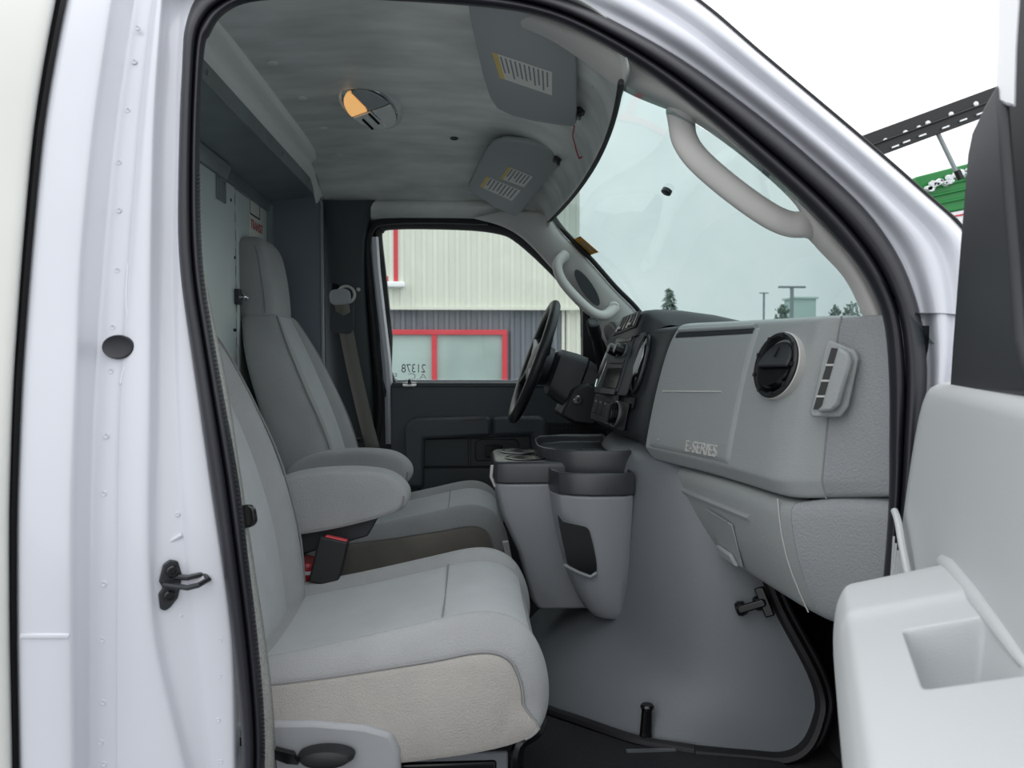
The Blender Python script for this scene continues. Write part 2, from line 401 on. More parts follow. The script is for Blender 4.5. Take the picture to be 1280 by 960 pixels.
# spot welds
for x, y in ((172, 35), (168, 77), (160, 138), (149, 203), (149, 263), (147, 338), (141, 409), (139, 464), (133, 545), (130, 617), (130, 730), (128, 800), (129, 878), (126, 928), (130, 955)):
    p = atp(x, y, .0095); b = MB(); b.lathe(Fr(p, (1, 0, 0), (0, -1, 0)), [(.0045, -.001), (.0038, .0012), (.0022, .0012), (.0014, .0006)], 12); mk('spot_weld', b, 'white_paint', wl)
for x, y in ((210, 90), (207, 158), (206, 205), (205, 267), (206, 327), (205, 390), (206, 500), (208, 553), (201, 647), (222, 643), (204, 668), (208, 818), (226, 808), (236, 885), (275, 800), (274, 845), (273, 900), (276, 952), (246, 955)):
    p = atp(x, y, .029 if x < 250 else .0255); b = MB(); b.lathe(Fr(p, (1, 0, 0), (0, -1, 0)), [(.004, -.001), (.0034, .001), (.002, .0012), (.001, .0006)], 10); mk('spot_weld', b, 'white_paint', wl)
# stamped ribs beside the striker
for (xa, ya), (xb, yb) in (((196, 686), (228, 668)), ((197, 785), (229, 768))):
    b = MB(); b.tube([atp(lerp(xa, xb, t), lerp(ya, yb, t), .031) for t in (0, .3, .6, 1)], .004, 8); mk('stamped_rib', b, 'white_paint', wl)
# weld flange kink around the plug
b = MB(); pth = [(160, 330), (158, 380), (162, 400), (170, 415), (171, 432), (167, 448), (155, 462), (151, 480)]
b.tube([atp(x, y, .007) for x, y, *_ in spl([(x, y, 0) for x, y in pth], 4)], .0022, 6); mk('flange_edge', b, 'white_paint', wl)
# A pillar and roof rail
OUT = [(247, -110), (262, -120), (320, -130), (400, -130), (500, -125), (600, -110), (690, -85), (790, -50), (872, 0), (945, 62), (1020, 125), (1085, 180), (1150, 237), (1212, 296), (1226, 360), (1222, 440), (1205, 520), (1195, 600), (1185, 680), (1160, 830), (1130, 980)]
SEO = [(243, 0), (262, -12), (310, -30), (400, -38), (500, -36), (600, -28), (690, -8), (756, 20), (838, 65), (905, 111), (970, 161), (1032, 214), (1083, 263), (1120, 314), (1142, 364), (1154, 413), (1159, 470), (1153, 530), (1144, 625), (1128, 760), (1098, 960)]
SEI = [(262, 46), (276, 22), (312, 3), (400, -2), (500, 2), (600, 9), (672, 20), (735, 45), (806, 88), (868, 135), (936, 193), (998, 249), (1038, 291), (1072, 333), (1094, 372), (1106, 412), (1111, 482), (1111, 560), (1110, 640), (1100, 760), (1078, 960)]
O3 = spl([(x, y, 0) for x, y in OUT], 3); S3 = spl([(x, y, 0) for x, y in SEO], 3); I3 = spl([(x, y, 0) for x, y in SEI], 3)
rows = []
for o, s in zip(O3, S3):
    r = []
    for t, off in ((-.06, .06), (-.03, .026), (.0, .022), (.1, .020), (.2, .004), (.3, -.006), (.42, -.008), (.5, -.002), (.58, .002), (.68, -.010), (.8, -.018), (.9, -.014), (.97, .004), (1.0, .03)):
        q = s.lerp(o, t); r.append(atp(q.x, q.y, off))
    rows.append(r)
b = MB(); b.grid(rows); mk('windshield_pillar', b, 'white_paint', wl, sub=2)
b = MB(); b.tube([atp(o.x, o.y, .02) for o in O3[20:44]], .004, 6); mk('windshield_gasket', b, 'rubber_dark', wl)

# ---- weatherstrip round the doorway
PO = [(292, 1040), (302, 970), (300, 900), (290, 800), (277, 700), (262, 600), (248, 500), (236, 420), (226, 350), (222, 280), (224, 170), (228, 69), (231, 34)]
PI_ = [(330, 1040), (331, 970), (331, 900), (323, 800), (311, 700), (299, 600), (281, 500), (267, 420), (256, 350), (251, 280), (250, 180), (253, 100), (257, 55)]
PO = PO + SEO; PI_ = PI_ + SEI
o3 = spl([(x, y, 0) for x, y in PO], 3); i3 = spl([(x, y, 0) for x, y in PI_], 3)
ws = thing('weatherstrip', 'black rubber door seal running round the passenger doorway', 'door seal', (-.3, 0, .8))
def strip(prof):
    rings = []
    for o, i in zip(o3, i3):
        ring = []
        for t, off in prof:
            q = o.lerp(i, t); ring.append(atp(q.x, q.y, off))
        rings.append(ring)
    return MB().loft(rings)
mk('seal_bulb', strip([(-.02, .03), (.0, .004), (.1, -.008), (.28, -.013), (.45, -.008), (.56, .006), (.58, .035)]), 'rubber', ws, sub=1)
mk('seal_lip', strip([(.54, .03), (.55, .006), (.66, .000), (.78, .002), (.85, .010), (.93, .013), (1.0, .03), (1.0, .05), (.54, .05)]), 'rubber', ws, sub=1)
# fine ribs of the lip
b = MB()
n0 = 0; acc = []
pts = [atp(o.lerp(i, .88).x, o.lerp(i, .88).y, .011) for o, i in zip(o3[4:30], i3[4:30])]
for a, c in zip(pts, pts[1:]):
    n = max(1, int((c-a).length/.006))
    for k in range(n):
        p = a.lerp(c, k/n); b.box((p.x, p.y, p.z), (.007, .004, .0025))
mk('lip_ribs', b, 'rubber', ws, kind='stuff')

# ---- windshield
def ws_pt(u, v):   # u 0 passenger..1 driver, v 0 top..1 bottom
    q = 2*u-1
    top = V((.262 + .05*(1-q*q), .9+(.672 if q < 0 else .75)*q, 2.062-.012*q*q)); bot = V((.70 + .20*(1-q*q), .9+.87*q, 1.60))
    p = top.lerp(bot, v); n = .03*math.sin(math.pi*v); return p + V((n, 0, n))
b = MB(); b.grid([[ws_pt(i/24, -.015+1.015*j/12) for i in range(25)] for j in range(13)])
wsh = tag(mk('window_1', b, 'windshield_glass'), 'pale tinted windshield seen from inside the cab', kind='structure')
def ws_fr(u, v, off=0):
    p = ws_pt(u, v); tu = ws_pt(u+.01, v)-ws_pt(u-.01, v); tv = ws_pt(u, v+.01)-ws_pt(u, v-.01)
    n = tu.cross(tv).normalized()
    if n.x > 0: n = -n
    return Fr(p+n*off, tu, n)
def ws_hit(px, py):
    best = None
    for i in range(101):
        for j in range(101):
            p = ws_pt(i/100, j/100)-CAM; s = FPX/p.dot(FWD)
            d = (640+p.dot(RGT)*s-px)**2 + (480-p.dot(UPV)*s-py)**2
            if best is None or d < best[0]: best = (d, i/100, j/100)
    return best[1], best[2]
b = MB(); b.tube([ws_pt(-.02+.98*i/30, 0)+V((-.006, 0, -.004)) for i in range(31)], .0055, 8); mk('frit_band', b, 'rubber_dark', wsh)
u, v = ws_hit(836, 237); fr = ws_fr(u, v, .001)
b = MB(); b.lathe(fr, [(.020, 0), (.020, .008), (.014, .010)], 16, 1.0, .62); mm = tag(mk('mirror_mount', b, 'dark_steel'), 'small dark mirror mounting button glued to the windshield', 'mirror mount')
u, v = ws_hit(729, 307); fr = ws_fr(u, v, .001)
fr = Fr(fr.p(0, 0, .001), ws_pt(.97, .36)-ws_pt(.97, .26), fr.z)
b = MB(); b.slab(fr, .085, .12, .0008); sk = tag(mk('inspection_sticker', b, 'sticker_orange'), 'orange inspection sticker low on the driver edge of windshield', 'sticker')
b = MB(); fr3 = Fr(fr.p(0, 0, .0011), fr.x, fr.z)
for yy in (-.04, -.015, .012, .04): b.box((.1*yy, yy, 0), (.06, .009, .0004), fr3)
mk('printed_lines', b, 'ink', sk)

# ---- driver side body: outer skin ring, B pillar, door frame
wd = thing('wall_left', 'dark trimmed driver side body with B pillar and window surround', loc=(0, 1.8, .8), kind='structure')
WIN = [(476, 296), (478, 289), (485, 285), (526, 284), (591, 286), (626, 291), (642, 298), (664, 316), (687, 338), (704, 356), (720, 374), (727, 386), (728, 420), (729, 479), (680, 479), (620, 479), (560, 479), (494, 479), (489, 420), (482, 350)]
def ring(off_in, off_out, grow_in, grow_out, mt, nm, par, thick=0):
    P = spl([(x, y, 0) for x, y in WIN], 3, True); c = V((600, 390, 0)); n = len(P)
    def g(i, k):
        t = (P[(i+1) % n]-P[i-1]).normalized(); nn = V((t.y, -t.x, 0)); return P[i] + nn*k
    r1 = [atd(g(i, grow_in).x, g(i, grow_in).y, off_in) for i in range(n)]
    rm = [atd(g(i, (grow_in+grow_out)/2).x, g(i, (grow_in+grow_out)/2).y, min(off_in, off_out)-.006) for i in range(n)]
    r2 = [atd(g(i, grow_out).x, g(i, grow_out).y, off_out) for i in range(n)]
    r3 = [p+V((0, .03, 0)) for p in r2]; r0 = [p+V((0, .03, 0)) for p in r1]
    b = MB(); b.loft([r0, r1, rm, r2, r3], False); return mk(nm, b, mt, par, ang=50)
# outer skin with the window hole
def skin(ybase, mt, nm, par):
    P = spl([(x, y, 0) for x, y in WIN], 3, True); n = len(P); c = V((600, 385, 0))
    r1 = [atd(p.x, p.y, ybase) for p in P]; cc = sum(r1, V())/n; r2 = []
    for p in r1:
        d = p-cc; k = 9
        if abs(d.x) > 1e-6: k = min(k, ((1.1 if d.x > 0 else -.75)-cc.x)/d.x)
        if abs(d.z) > 1e-6: k = min(k, ((2.30 if d.z > 0 else .6)-cc.z)/d.z)
        q = cc + d*k
        if q.z > 1.5: q.x = min(q.x, .25+(2.07-q.z)*.95)
        r2.append(V((q.x, yd(q.z)+ybase, q.z)))
    r2b = [a.lerp(c2, .5) for a, c2 in zip(r1, r2)]; r2b = [V((min(p.x, .25+(2.07-p.z)*.95) if p.z > 1.5 else p.x, yd(p.z)+ybase, p.z)) for p in r2b]
    b = MB(); b.loft([r1, r2b, r2], False); return mk(nm, b, mt, par)
skin(.06, 'dark_trim', 'body_skin', wd)
b = MB(); P = spl([(x, y, 0) for x, y in WIN], 3, True); b.add([atd(p.x, p.y, .035) for p in P], [tuple(range(len(P)))])
g2 = tag(mk('window_2', b, 'side_glass'), 'clear driver door window with etched number', kind='structure')
p = atd(517, 461, .030); text('etched_number', '21378', Fr(p, (1, 0, 0), (0, -1, .2)), .046, 'ink', g2, .0003, True, .8)
p = atd(512, 471, .030); text('etched_letters', 'A.C.  5', Fr(p, (1, 0, 0), (0, -1, .2)), .035, 'snow', g2, .0003, True, 1.3)
ring(.02, .01, -1, 13, 'rubber_dark', 'glass_gasket', wd)
ring(.012, -.004, 9, 22, 'dark_trim', 'door_frame', wd)
# pale strip of frame behind the rear edge
b = MB(); b.grid([[atd(x+d, y, o) for d, o in ((-6, .0), (-2, -.012), (3, -.012), (6, .002))] for x, y in ((467, 296), (470, 340), (477, 400), (483, 450), (487, 500), (488, 555))])
mk('frame_edge', b, 'white_paint', wd)
b = MB(); b.tube([atd(q.x, q.y, -.012) for q in spl([(470, 560, 0), (474, 500, 0), (468, 430, 0), (461, 350, 0), (459, 305, 0), (466, 284, 0), (482, 277, 0), (540, 275, 0), (610, 277, 0)], 5)], .013, 8)
mk('door_seal', b, 'rubber_dark', wd)
# B pillar trim with belt slot
def bp_pt(px, py, o=0): return at(px, py, yd(at(px, py, 1.68).z) - .03 + o)
rows = []
for y in (250, 262, 280, 320, 380, 440, 500, 560, 620):
    xr = pw(y, [(250, 470), (265, 468), (280, 460), (300, 456), (350, 456), (430, 462), (500, 468), (560, 466), (620, 466)])
    xl = pw(y, [(250, 400), (400, 408), (620, 425)])
    rows.append([bp_pt(xl-8, y, .03), bp_pt(xl, y, -.02), bp_pt(lerp(xl, xr, .35), y, -.025), bp_pt(lerp(xl, xr, .7), y, -.022), bp_pt(xr-5, y, -.012), bp_pt(xr, y, .01), bp_pt(xr+2, y, .06)])
b = MB(); b.grid(rows); bpt = mk('pillar_trim', b, 'dark_trim', wd, sub=1)
q = bp_pt(428, 365, -.027); fr = Fr(q, (1, 0, 0), (0, -1, .18))
b = MB(); b.slab(fr, .085, .30, .006, .02); sl = mk('belt_height_panel', b, 'dark_trim', bpt, bev=.002)
b = MB(); b.slab(Fr(fr.p(-.022, .045, .005), fr.x, fr.z), .024, .13, .003, .011); mk('belt_slot', b, 'black_gloss', bpt)
b = MB(); b.lathe(Fr(bp_pt(448, 362, -.024), (1, 0, 0), (0, -1, .1)), [(.007, 0), (.007, .004), (.004, .006)], 12); mk('trim_button', b, 'trim_grey', bpt)
# roof side rail over the driver door
b = MB(); b.loft([[V((x, y, z)) for y, z in ((1.60, 2.135), (1.60, 2.10), (1.63, 2.070), (1.66, 2.06), (1.70, 2.07), (1.70, 2.135))] for x in (-.5, -.2, .1, .28)])
mk('roof_rail', b, 'headliner', wd, sub=1)

# ---- driver A pillar trim + passenger A pillar trim
def apillar(nm, label, L, Rr):
    l3 = spl([V(p) for p in L], 4); r3 = spl([V(p) for p in Rr], 4); rows = []
    for a, c in zip(l3, r3):
        m = a.lerp(c, .5); inw = V((-.3, (.9-m.y)/abs(.9-m.y), -.25)).normalized()
        back = -inw*.03
        rows.append([a+back, a+inw*.004, a.lerp(c, .2)+inw*.016, m+inw*.02, a.lerp(c, .8)+inw*.015, c+inw*.004, c+back])
    b = MB(); b.grid(rows); return tag(mk(nm, b, 'trim_grey', sub=1), label, kind='structure')
LD = [atd(588, 273, -.05), atd(625, 283, -.04), atd(655, 301, -.04), atd(690, 338, -.03), atd(722, 375, -.03), atd(738, 398, -.03), atd(760, 440, -.03)]
RD = [at(640, 262, 1.56), at(684, 268, 1.57), at(702, 292, 1.59), at(735, 326, 1.62), at(765, 360, 1.65), at(795, 391, 1.68), at(820, 430, 1.70)]
apillar('trim_1', 'grey windshield pillar trim on the driver side', LD, RD)
b = MB(); b.tube([p+V((.012, .004, .006)) for p in spl(RD[1:], 6)], .009, 8); mk('frit_band', b, 'rubber_dark', wsh)
LP_ = [(672, 16, .28), (720, 38, .25), (765, 64, .225), (815, 96, .205), (872, 138, .19), (936, 194, .17), (998, 250, .155), (1038, 291, .145), (1076, 340, .135), (1106, 408, .12), (1112, 470, .115)]
RP_ = [(612, 20, .33), (684, 48, .31), (738, 84, .30), (784, 117, .27), (862, 150, .235), (933, 200, .205), (996, 258, .185), (1012, 300, .18), (1054, 346, .165), (1076, 390, .155), (1085, 420, .15)]
def atl(L): return [at(*p) for p in L]
lp = spl([V(p) for p in LP_], 4); rp_ = spl([V(p) for p in RP_], 4); rows = []
for a, c in zip(lp, rp_):
    A = at(a.x+14, a.y-8, a.z+.01); B_ = at(*c); m = [at(*(a.lerp(c, t))) for t in (.0, .25, .5, .75)]
    rows.append([A, m[0]+(A-m[0])*.05, m[0], m[1]+V((-.004, -.010, -.003)), m[2]+V((-.005, -.011, -.004)), m[3]+V((-.003, -.007, -.003)), B_+(m[3]-B_)*.04, B_, B_+V((.003, .0006, .002)), B_+V((.05, .01, .03))])
b = MB(); b.grid(rows); tag(mk('trim_2', b, 'trim_grey', sub=1), 'pale windshield pillar trim along the open passenger doorway', kind='structure')

# ---- grab handles
def handle(label, path, r, ry, mounts, up=(0, 0, 1)):
    t = thing('grab_handle', label, 'grab handle', path[0], 'grab handles on the windshield pillars')
    n = 6; P = spl(path, n)
    m = len(P); rr = [r*(1+.2*abs(2*i/(m-1)-1)**4) for i in range(m)]; r2 = [ry*(1+.25*abs(2*i/(m-1)-1)**4) for i in range(m)]
    b = MB(); b.tube(P, rr, 12, r2, up=up); mk('grip', b, 'trim_grey', t, sub=1)
    for c, d in mounts:
        b = MB(); b.lathe(Fr(c, (1, 0, 0), d), [(.018, -.01), (.018, .012), (.013, .017)], 16); mk('mount_cap', b, 'trim_grey', t)
    return t
ph = [at(851, 134, .235), at(852, 152, .225), at(856, 175, .21), at(873, 200, .20), at(913, 235, .19), at(958, 267, .18), at(987, 280, .175), at(1012, 281, .172), at(1026, 290, .215)]
handle('large pale grab handle beside the open passenger doorway', ph, .015, .0225, [], up=(.35, 1, .3))
dh = [at(708, 318, 1.60), at(697, 330, 1.57), at(702, 350, 1.565), at(722, 374, 1.57), at(742, 391, 1.585), at(757, 394, 1.60), at(770, 383, 1.63)]
handle('grey grab handle on the far driver side pillar', dh, .019, .017, [(at(703, 322, 1.59), (-.2, -1, -.1)), (at(767, 383, 1.625), (-.2, -1, -.1))])
b = MB(); fr = Fr(at(734, 360, 1.60), at(752, 388, 1.61)-at(716, 334, 1.59), (-.15, -1, -.2)); b.lathe(fr, [(.075, -.02), (.075, .002)], 20, 1, .28); mk('handle_recess', b, 'dark_trim', bpy.data.objects['trim_1'])

# ================================================================== SEATS
CUSH = [(-.44, 1.045), (-.36, 1.062), (-.24, 1.084), (-.10, 1.114), (.00, 1.135), (.06, 1.132), (.105, 1.105), (.130, 1.055), (.137, 1.00), (.125, .955), (.085, .930), (0, .912), (-.15, .897), (-.3, .89), (-.44, .89), (-.455, .98)]
def cush_loop(dx, inset, raise_):
    P = spl([(x, 0, z) for x, z in CUSH], 4, True); c = V((-.15, 0, 1.0)); n = len(P); o = []
    for i, p in enumerate(P):
        t = (P[(i+1) % n]-P[i-1]).normalized(); nn = V((-t.z, 0, t.x))
        kf = min(1, max(0, (nn.z+.55)/.5)); q = p - nn*inset*(.15+.85*kf)*(pw(p.x, [(-.42, .35), (-.05, 1)]) if nn.z > 0 else 1)
        up = max(0, nn.z)
        q = q + V((0, 0, raise_*up)) + V((raise_*.3*max(0, nn.x), 0, 0))
        o.append(V((q.x+dx, 0, q.z)))
    return o
def seat(label, yc, dx, inner):
    """inner = +1 when the cab centre lies towards +Y"""
    t = thing('bucket_seat', label, 'seat', (-.15+dx, yc, .82), 'bucket seats')
    dxb = dx; dx = dx-.008 if inner > 0 else dx
    st = [(-.2575, .046, -.002), (-.256, .036, -.001), (-.248, .019, .005), (-.238, .007, .010), (-.225, .0, .012), (-.212, 0, .009), (-.199, .003, -.003), (-.192, .007, -.009), (-.182, .003, -.012), (-.10, .001, -.020), (0, 0, -.023)]
    st = st + [(-a, i, r) for a, i, r in reversed(st[:-1])]
    loops = [[p+V((0, yc+a, 0)) for p in cush_loop(dx, i, r)] for a, i, r in st]
    b = MB(); b.loft(loops); cu = mk('cushion', b, 'fabric', t, sub=1)
    # woven insert over the top and front
    L0 = []; idx = list(range(4, 26))
    for a, off, r in ((-.193, -.009, -.009), (-.189, -.001, -.010), (-.180, .002, -.012), (-.10, .0025, -.020), (0, .003, -.023), (.10, .0025, -.020), (.180, .002, -.012), (.189, -.001, -.010), (.193, -.009, -.009)):
        lp = cush_loop(dx, -off, r); L0.append([lp[i]+V((0, yc+a, 0)) for i in idx])
    b = MB(); b.grid(L0); mk('cushion_insert', b, 'fabric_insert', t, sub=1)
    # cross seam of the insert and piping of the side panel
    k = 14
    b = MB(); b.tube([cush_loop(dx, -.003, lerp(-.011, -.023, 1-(abs(a)/.185)**1.3))[k]+V((0, yc+a, 0)) for a in [-.185+.37*i/14 for i in range(15)]], .0016, 6); mk('seam', b, 'seam', cu)
    for sg in (-1, 1):
        lp = cush_loop(dx, .044, -.002)
        b = MB(); b.tube([p+V((0, yc+sg*.2585, 0)) for p in lp[2:40]], .0022, 6); mk('seam', b, 'seam', cu)
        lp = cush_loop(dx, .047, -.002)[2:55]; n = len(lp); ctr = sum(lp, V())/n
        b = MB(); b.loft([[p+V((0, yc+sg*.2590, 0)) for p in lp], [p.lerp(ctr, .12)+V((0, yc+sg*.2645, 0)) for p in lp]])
        mk('side_panel', b, 'fabric_side' if inner > 0 else 'fabric_soiled_shaded', cu)
    # front ribbed band
    # backrest
    def sec(h, w, f, tk, bol, n=9):
        # spine front point
        x = pw(h, [(1.02, -.36), (1.12, -.375), (1.2, -.385), (1.30, -.405), (1.45, -.465), (1.60, -.525), (1.70, -.565), (1.74, -.572)]) + .0
        o = []
        pts = [(-1, -.25), (-.985, .05), (-.95, .5), (-.88, .85), (-.78, 1.0), (-.66, .92), (-.57, .55), (-.54, .42), (-.50, .45), (-.25, .40), (0, .38)]
        pts = pts + [(-a, c) for a, c in reversed(pts[:-1])]
        x -= .03 if inner > 0 else 0
        for a, c in pts: o.append(V((x+dx+bol*(c-.4), yc+a*w, h)))
        for a, c in ((1, -.55), (.97, -.85), (.85, -1), (.4, -1.05), (-.4, -1.05), (-.85, -1), (-.97, -.85), (-1, -.55)): o.append(V((x+dx+tk*c, yc+a*w, h)))
        return o
    prof = [(1.00, .20, .10, .03), (1.02, .235, .12, .05), (1.08, .252, .135, .06), (1.2, .258, .14, .065), (1.35, .262, .14, .065), (1.48, .258, .13, .058), (1.58, .235, .12, .048), (1.64, .20, .11, .036), (1.68, .165, .105, .026), (1.705, .145, .10, .018), (1.715, .12, .09, .01)]
    b = MB(); b.loft([sec(h, w_, 0, tk, bl) for h, w_, tk, bl in prof]); bk = mk('backrest', b, 'fabric', t, sub=2)
    L0 = []
    for h, w_, tk, bl in prof[1:-1]:
        s_ = sec(h, w_, 0, tk, bl)
        L0.append([s_[7]+V((-.004, 0, 0))] + [p+V((.004, 0, .001)) for p in s_[7:14]] + [s_[13]+V((-.004, 0, 0))])
    b = MB(); b.grid(L0); mk('backrest_insert', b, 'fabric_insert', t, sub=2)
    for i in (3, 17):
        b = MB(); b.tube(spl([sec(h, w_, 0, tk, bl)[i]+V((.001, 0, 0)) for h, w_, tk, bl in prof[1:-1]], 4), .0025, 6); mk('seam', b, 'seam', bk)
    # headrest
    hs = []
    for h, w_, f, bk_ in ((1.685, .11, -.575, -.655), (1.70, .128, -.565, -.672), (1.74, .134, -.567, -.682), (1.82, .137, -.575, -.690), (1.88, .132, -.585, -.690), (1.92, .120, -.597, -.687), (1.945, .10, -.612, -.678), (1.955, .06, -.63, -.665)):
        c = ((f+bk_)/2+dx, yc); r = []
        for x, y in rrect(f-bk_, 2*w_, .035 if h < 1.9 else .02, 4): r.append(V((c[0]+x, c[1]+y, h)))
        hs.append(r)
    b = MB(); b.loft(hs); hr = mk('headrest', b, 'fabric', t, sub=2)
    for sg in (-1, 1):
        pts = [V((x+dx, yc+sg*w_, h)) for x, w_, h in ((-.590, .131, 1.715), (-.592, .1345, 1.76), (-.600, .1355, 1.82), (-.61, .130, 1.88), (-.622, .118, 1.915), (-.64, .10, 1.938))]
        b = MB(); b.tube(spl(pts, 4), .002, 6); mk('seam', b, 'seam', hr)
    # armrest on the inner side
    ya = yc + inner*.295
    prof_a = [(-.485, 1.285), (-.42, 1.312), (-.34, 1.322), (-.26, 1.322), (-.20, 1.312), (-.165, 1.288), (-.152, 1.262), (-.160, 1.235), (-.19, 1.218), (-.27, 1.196), (-.36, 1.178), (-.45, 1.170), (-.50, 1.20), (-.505, 1.25)]
    P = spl([(x, 0, z) for x, z in prof_a], 3, True); ctr = V((-.33, 0, 1.25)); loops = []
    for a, k in ((-.045, .80), (-.044, .9), (-.040, .965), (-.030, .995), (0, 1.0), (.030, .995), (.040, .965), (.044, .9), (.045, .80)):
        loops.append([ctr.lerp(p, k)+V((dx+.015, ya+a, 0)) for p in P])
    b = MB(); b.loft(loops); ar = mk('armrest', b, 'fabric', t, sub=1)
    b = MB(); b.tube([ctr.lerp(p, .93)+V((dx+.015, ya-.0445, 0)) for p in P[18:36]], .0022, 6); mk('seam', b, 'seam', ar)
    b = MB(); b.prism([V((x+dx, ya-.03, z)) for x, z in ((-.42, 1.22), (-.20, 1.225), (-.235, 1.165), (-.40, 1.12))], (0, .06, 0)); mk('armrest_bracket', b, 'charcoal', t, bev=.004)
    # base: frame, plastic shield with lever
    ox = yc - inner*.268
    b = MB(); b.box((-.16+dx, yc, .855), (.42, .42, .05)); b.box((-.16+dx, yc-.17, .825), (.50, .035, .05)); b.box((-.16+dx, yc+.17, .825), (.50, .035, .05))
    mk('seat_frame', b, 'black_gloss', t, bev=.006)
    for sg in (-1, 1):
        b = MB(); b.tube(spl([(.13+dx, yc+sg*.19, .945), (.12+dx, yc+sg*.20, .925), (.09+dx, yc+sg*.205, .905), (.085+dx, yc+sg*.205, .86), (.09+dx, yc+sg*.205, .81)], 4), .012, 8); mk('seat_riser', b, 'black_gloss', t)
    b = MB(); b.box((-.03+dx, yc-.20, .855), (.20, .01, .075)); mk('riser_cover', b, 'cover_grey', t, bev=.004)
    sh = [(-.42, .982), (-.34, .988), (-.25, .986), (-.17, .977), (-.125, .963), (-.112, .935), (-.108, .84), (-.42, .84)]
    Ps = [V((x+dx, ox-.006 if inner > 0 else ox-.02, z)) for x, z in sh]
    b = MB(); b.prism(Ps, (0, .026, 0)); sp = mk('side_shield', b, 'seat_plastic', t, bev=.008)
    lv = V((-.228+dx, ox-inner*.012, .938))
    b = MB(); b.lathe(Fr(lv, (1, 0, 0), (0, -inner, 0)), [(.046, 0), (.046, .012), (.038, .024), (.02, .028)], 24, 1, .36); mk('recline_lever', b, 'black_plastic', sp)
    b = MB(); b.prism([V((x+dx, ox-inner*.012, z)) for x, z in ((-.40, .975), (-.385, .973), (-.28, .943), (-.272, .926), (-.29, .928))], (0, -inner*.012, 0)); mk('shield_slot', b, 'black_gloss', sp)
    return t
seat('light grey cloth passenger bucket seat nearest the open doorway', .42, .0, +1)
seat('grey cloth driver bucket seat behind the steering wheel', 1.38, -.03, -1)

# ---- seat belts and buckle
sb = thing('seat_belt', 'brownish grey driver seat belt hanging from the far pillar', 'seat belt', (-.4, 1.66, 1.0))
P = [bp_pt(426, 372, -.06), bp_pt(432, 410, -.062), bp_pt(444, 470, -.065), bp_pt(458, 530, -.07), bp_pt(466, 560, -.075)]
rows = []
for p in spl(P, 4): rows.append([p+V((-.026, .004, .004)), p+V((0, -.001, 0)), p+V((.026, .004, -.004))])
b = MB(); b.grid(rows); mk('webbing', b, 'webbing_dark', sb, sol=.0015)
fr = Fr(bp_pt(426, 372, -.045), (1, 0, .1), (.1, -1, .1))
b = MB(); b.slab(fr, .072, .055, .022, .02); mk('belt_guide', b, 'visor', sb, bev=.004)
b = MB(); b.ringl(Fr(fr.p(.02, .008, -.005), (1, 0, 0), fr.z), [(.034, 0), (.034, .012), (.028, .016), (.024, .010)], 20); mk('guide_loop', b, 'trim_grey', sb)
b = MB(); b.lathe(Fr(bp_pt(440, 548, -.07), (1, 0, 0), (0, -1, 0)), [(.03, 0), (.03, .02), (.02, .03)], 12, 1.2, .5); mk('belt_anchor', b, 'black_plastic', sb)

pb = thing('seat_belt', 'woven grey passenger seat belt hanging beside the door seal', 'seat belt', (-.36, .12, .8))
L = [(250, 330), (254, 400), (266, 460), (279, 520), (289, 600), (303, 700), (318, 800), (328, 880), (331, 980)]
Rr = [(252, 330), (266, 400), (279, 460), (289, 520), (301, 600), (316, 700), (331, 800), (340, 880), (346, 980)]
rows = []
for a, c in zip(spl([(x, y, 0) for x, y in L], 4), spl([(x, y, 0) for x, y in Rr], 4)):
    p0 = at(a.x, a.y, .10); p1 = at(c.x, c.y, .135); rows.append([p0, p0.lerp(p1, .5)+V((.002, 0, 0)), p1])
b = MB(); b.grid(rows); mk('webbing', b, 'webbing', pb, sol=.0015)
fr = Fr(at(310, 645, .125), (1, 0, .2), (.2, -1, .2)); b = MB(); b.slab(fr, .03, .036, .014, .012); mk('belt_tongue', b, 'black_gloss', pb, bev=.003)

bu = thing('seat_belt_buckle', 'black seat belt buckle with red release button between the seats', 'buckle', at(400, 720, .69))
fr = Fr(at(413, 700, .665), at(434, 685, .665)-at(402, 678, .665), (-.05, -1, .12))
b = MB(); b.slab(fr, .066, .105, .032, .006); mk('buckle_body', b, 'black_plastic', bu, bev=.004)
b = MB(); b.slab(Fr(fr.p(.004, .049, .005), fr.x, fr.z), .05, .014, .022, .003); mk('release_button', b, 'red_plastic', bu, bev=.002)
b = MB(); b.slab(Fr(fr.p(0, -.09, .012), fr.x, fr.z), .04, .12, .008, .006); mk('buckle_stalk', b, 'black_plastic', bu)
b = MB(); fr = Fr(at(384, 712, .72), (1, 0, -.1), (.15, -.1, 1)); b.lathe(fr, [(.030, -.09), (.033, -.085), (.033, .015), (.030, .022), (.024, .026), (.02, .024)], 24)
can = thing('spray_can', 'red can with yellow label tucked between the seats', 'can', fr.p(0, 0, -.09)); mk('can_body', b, 'red_can', can)
b = MB(); b.lathe(fr, [(.0334, -.08), (.0336, -.078), (.0336, -.02), (.0334, -.018)], 24); mk('can_label', b, 'yellow_label', can)
b = MB(); b.lathe(fr, [(.0342, .0), (.0345, .004), (.0342, .008)], 24); mk('can_rim', b, 'snow', can)

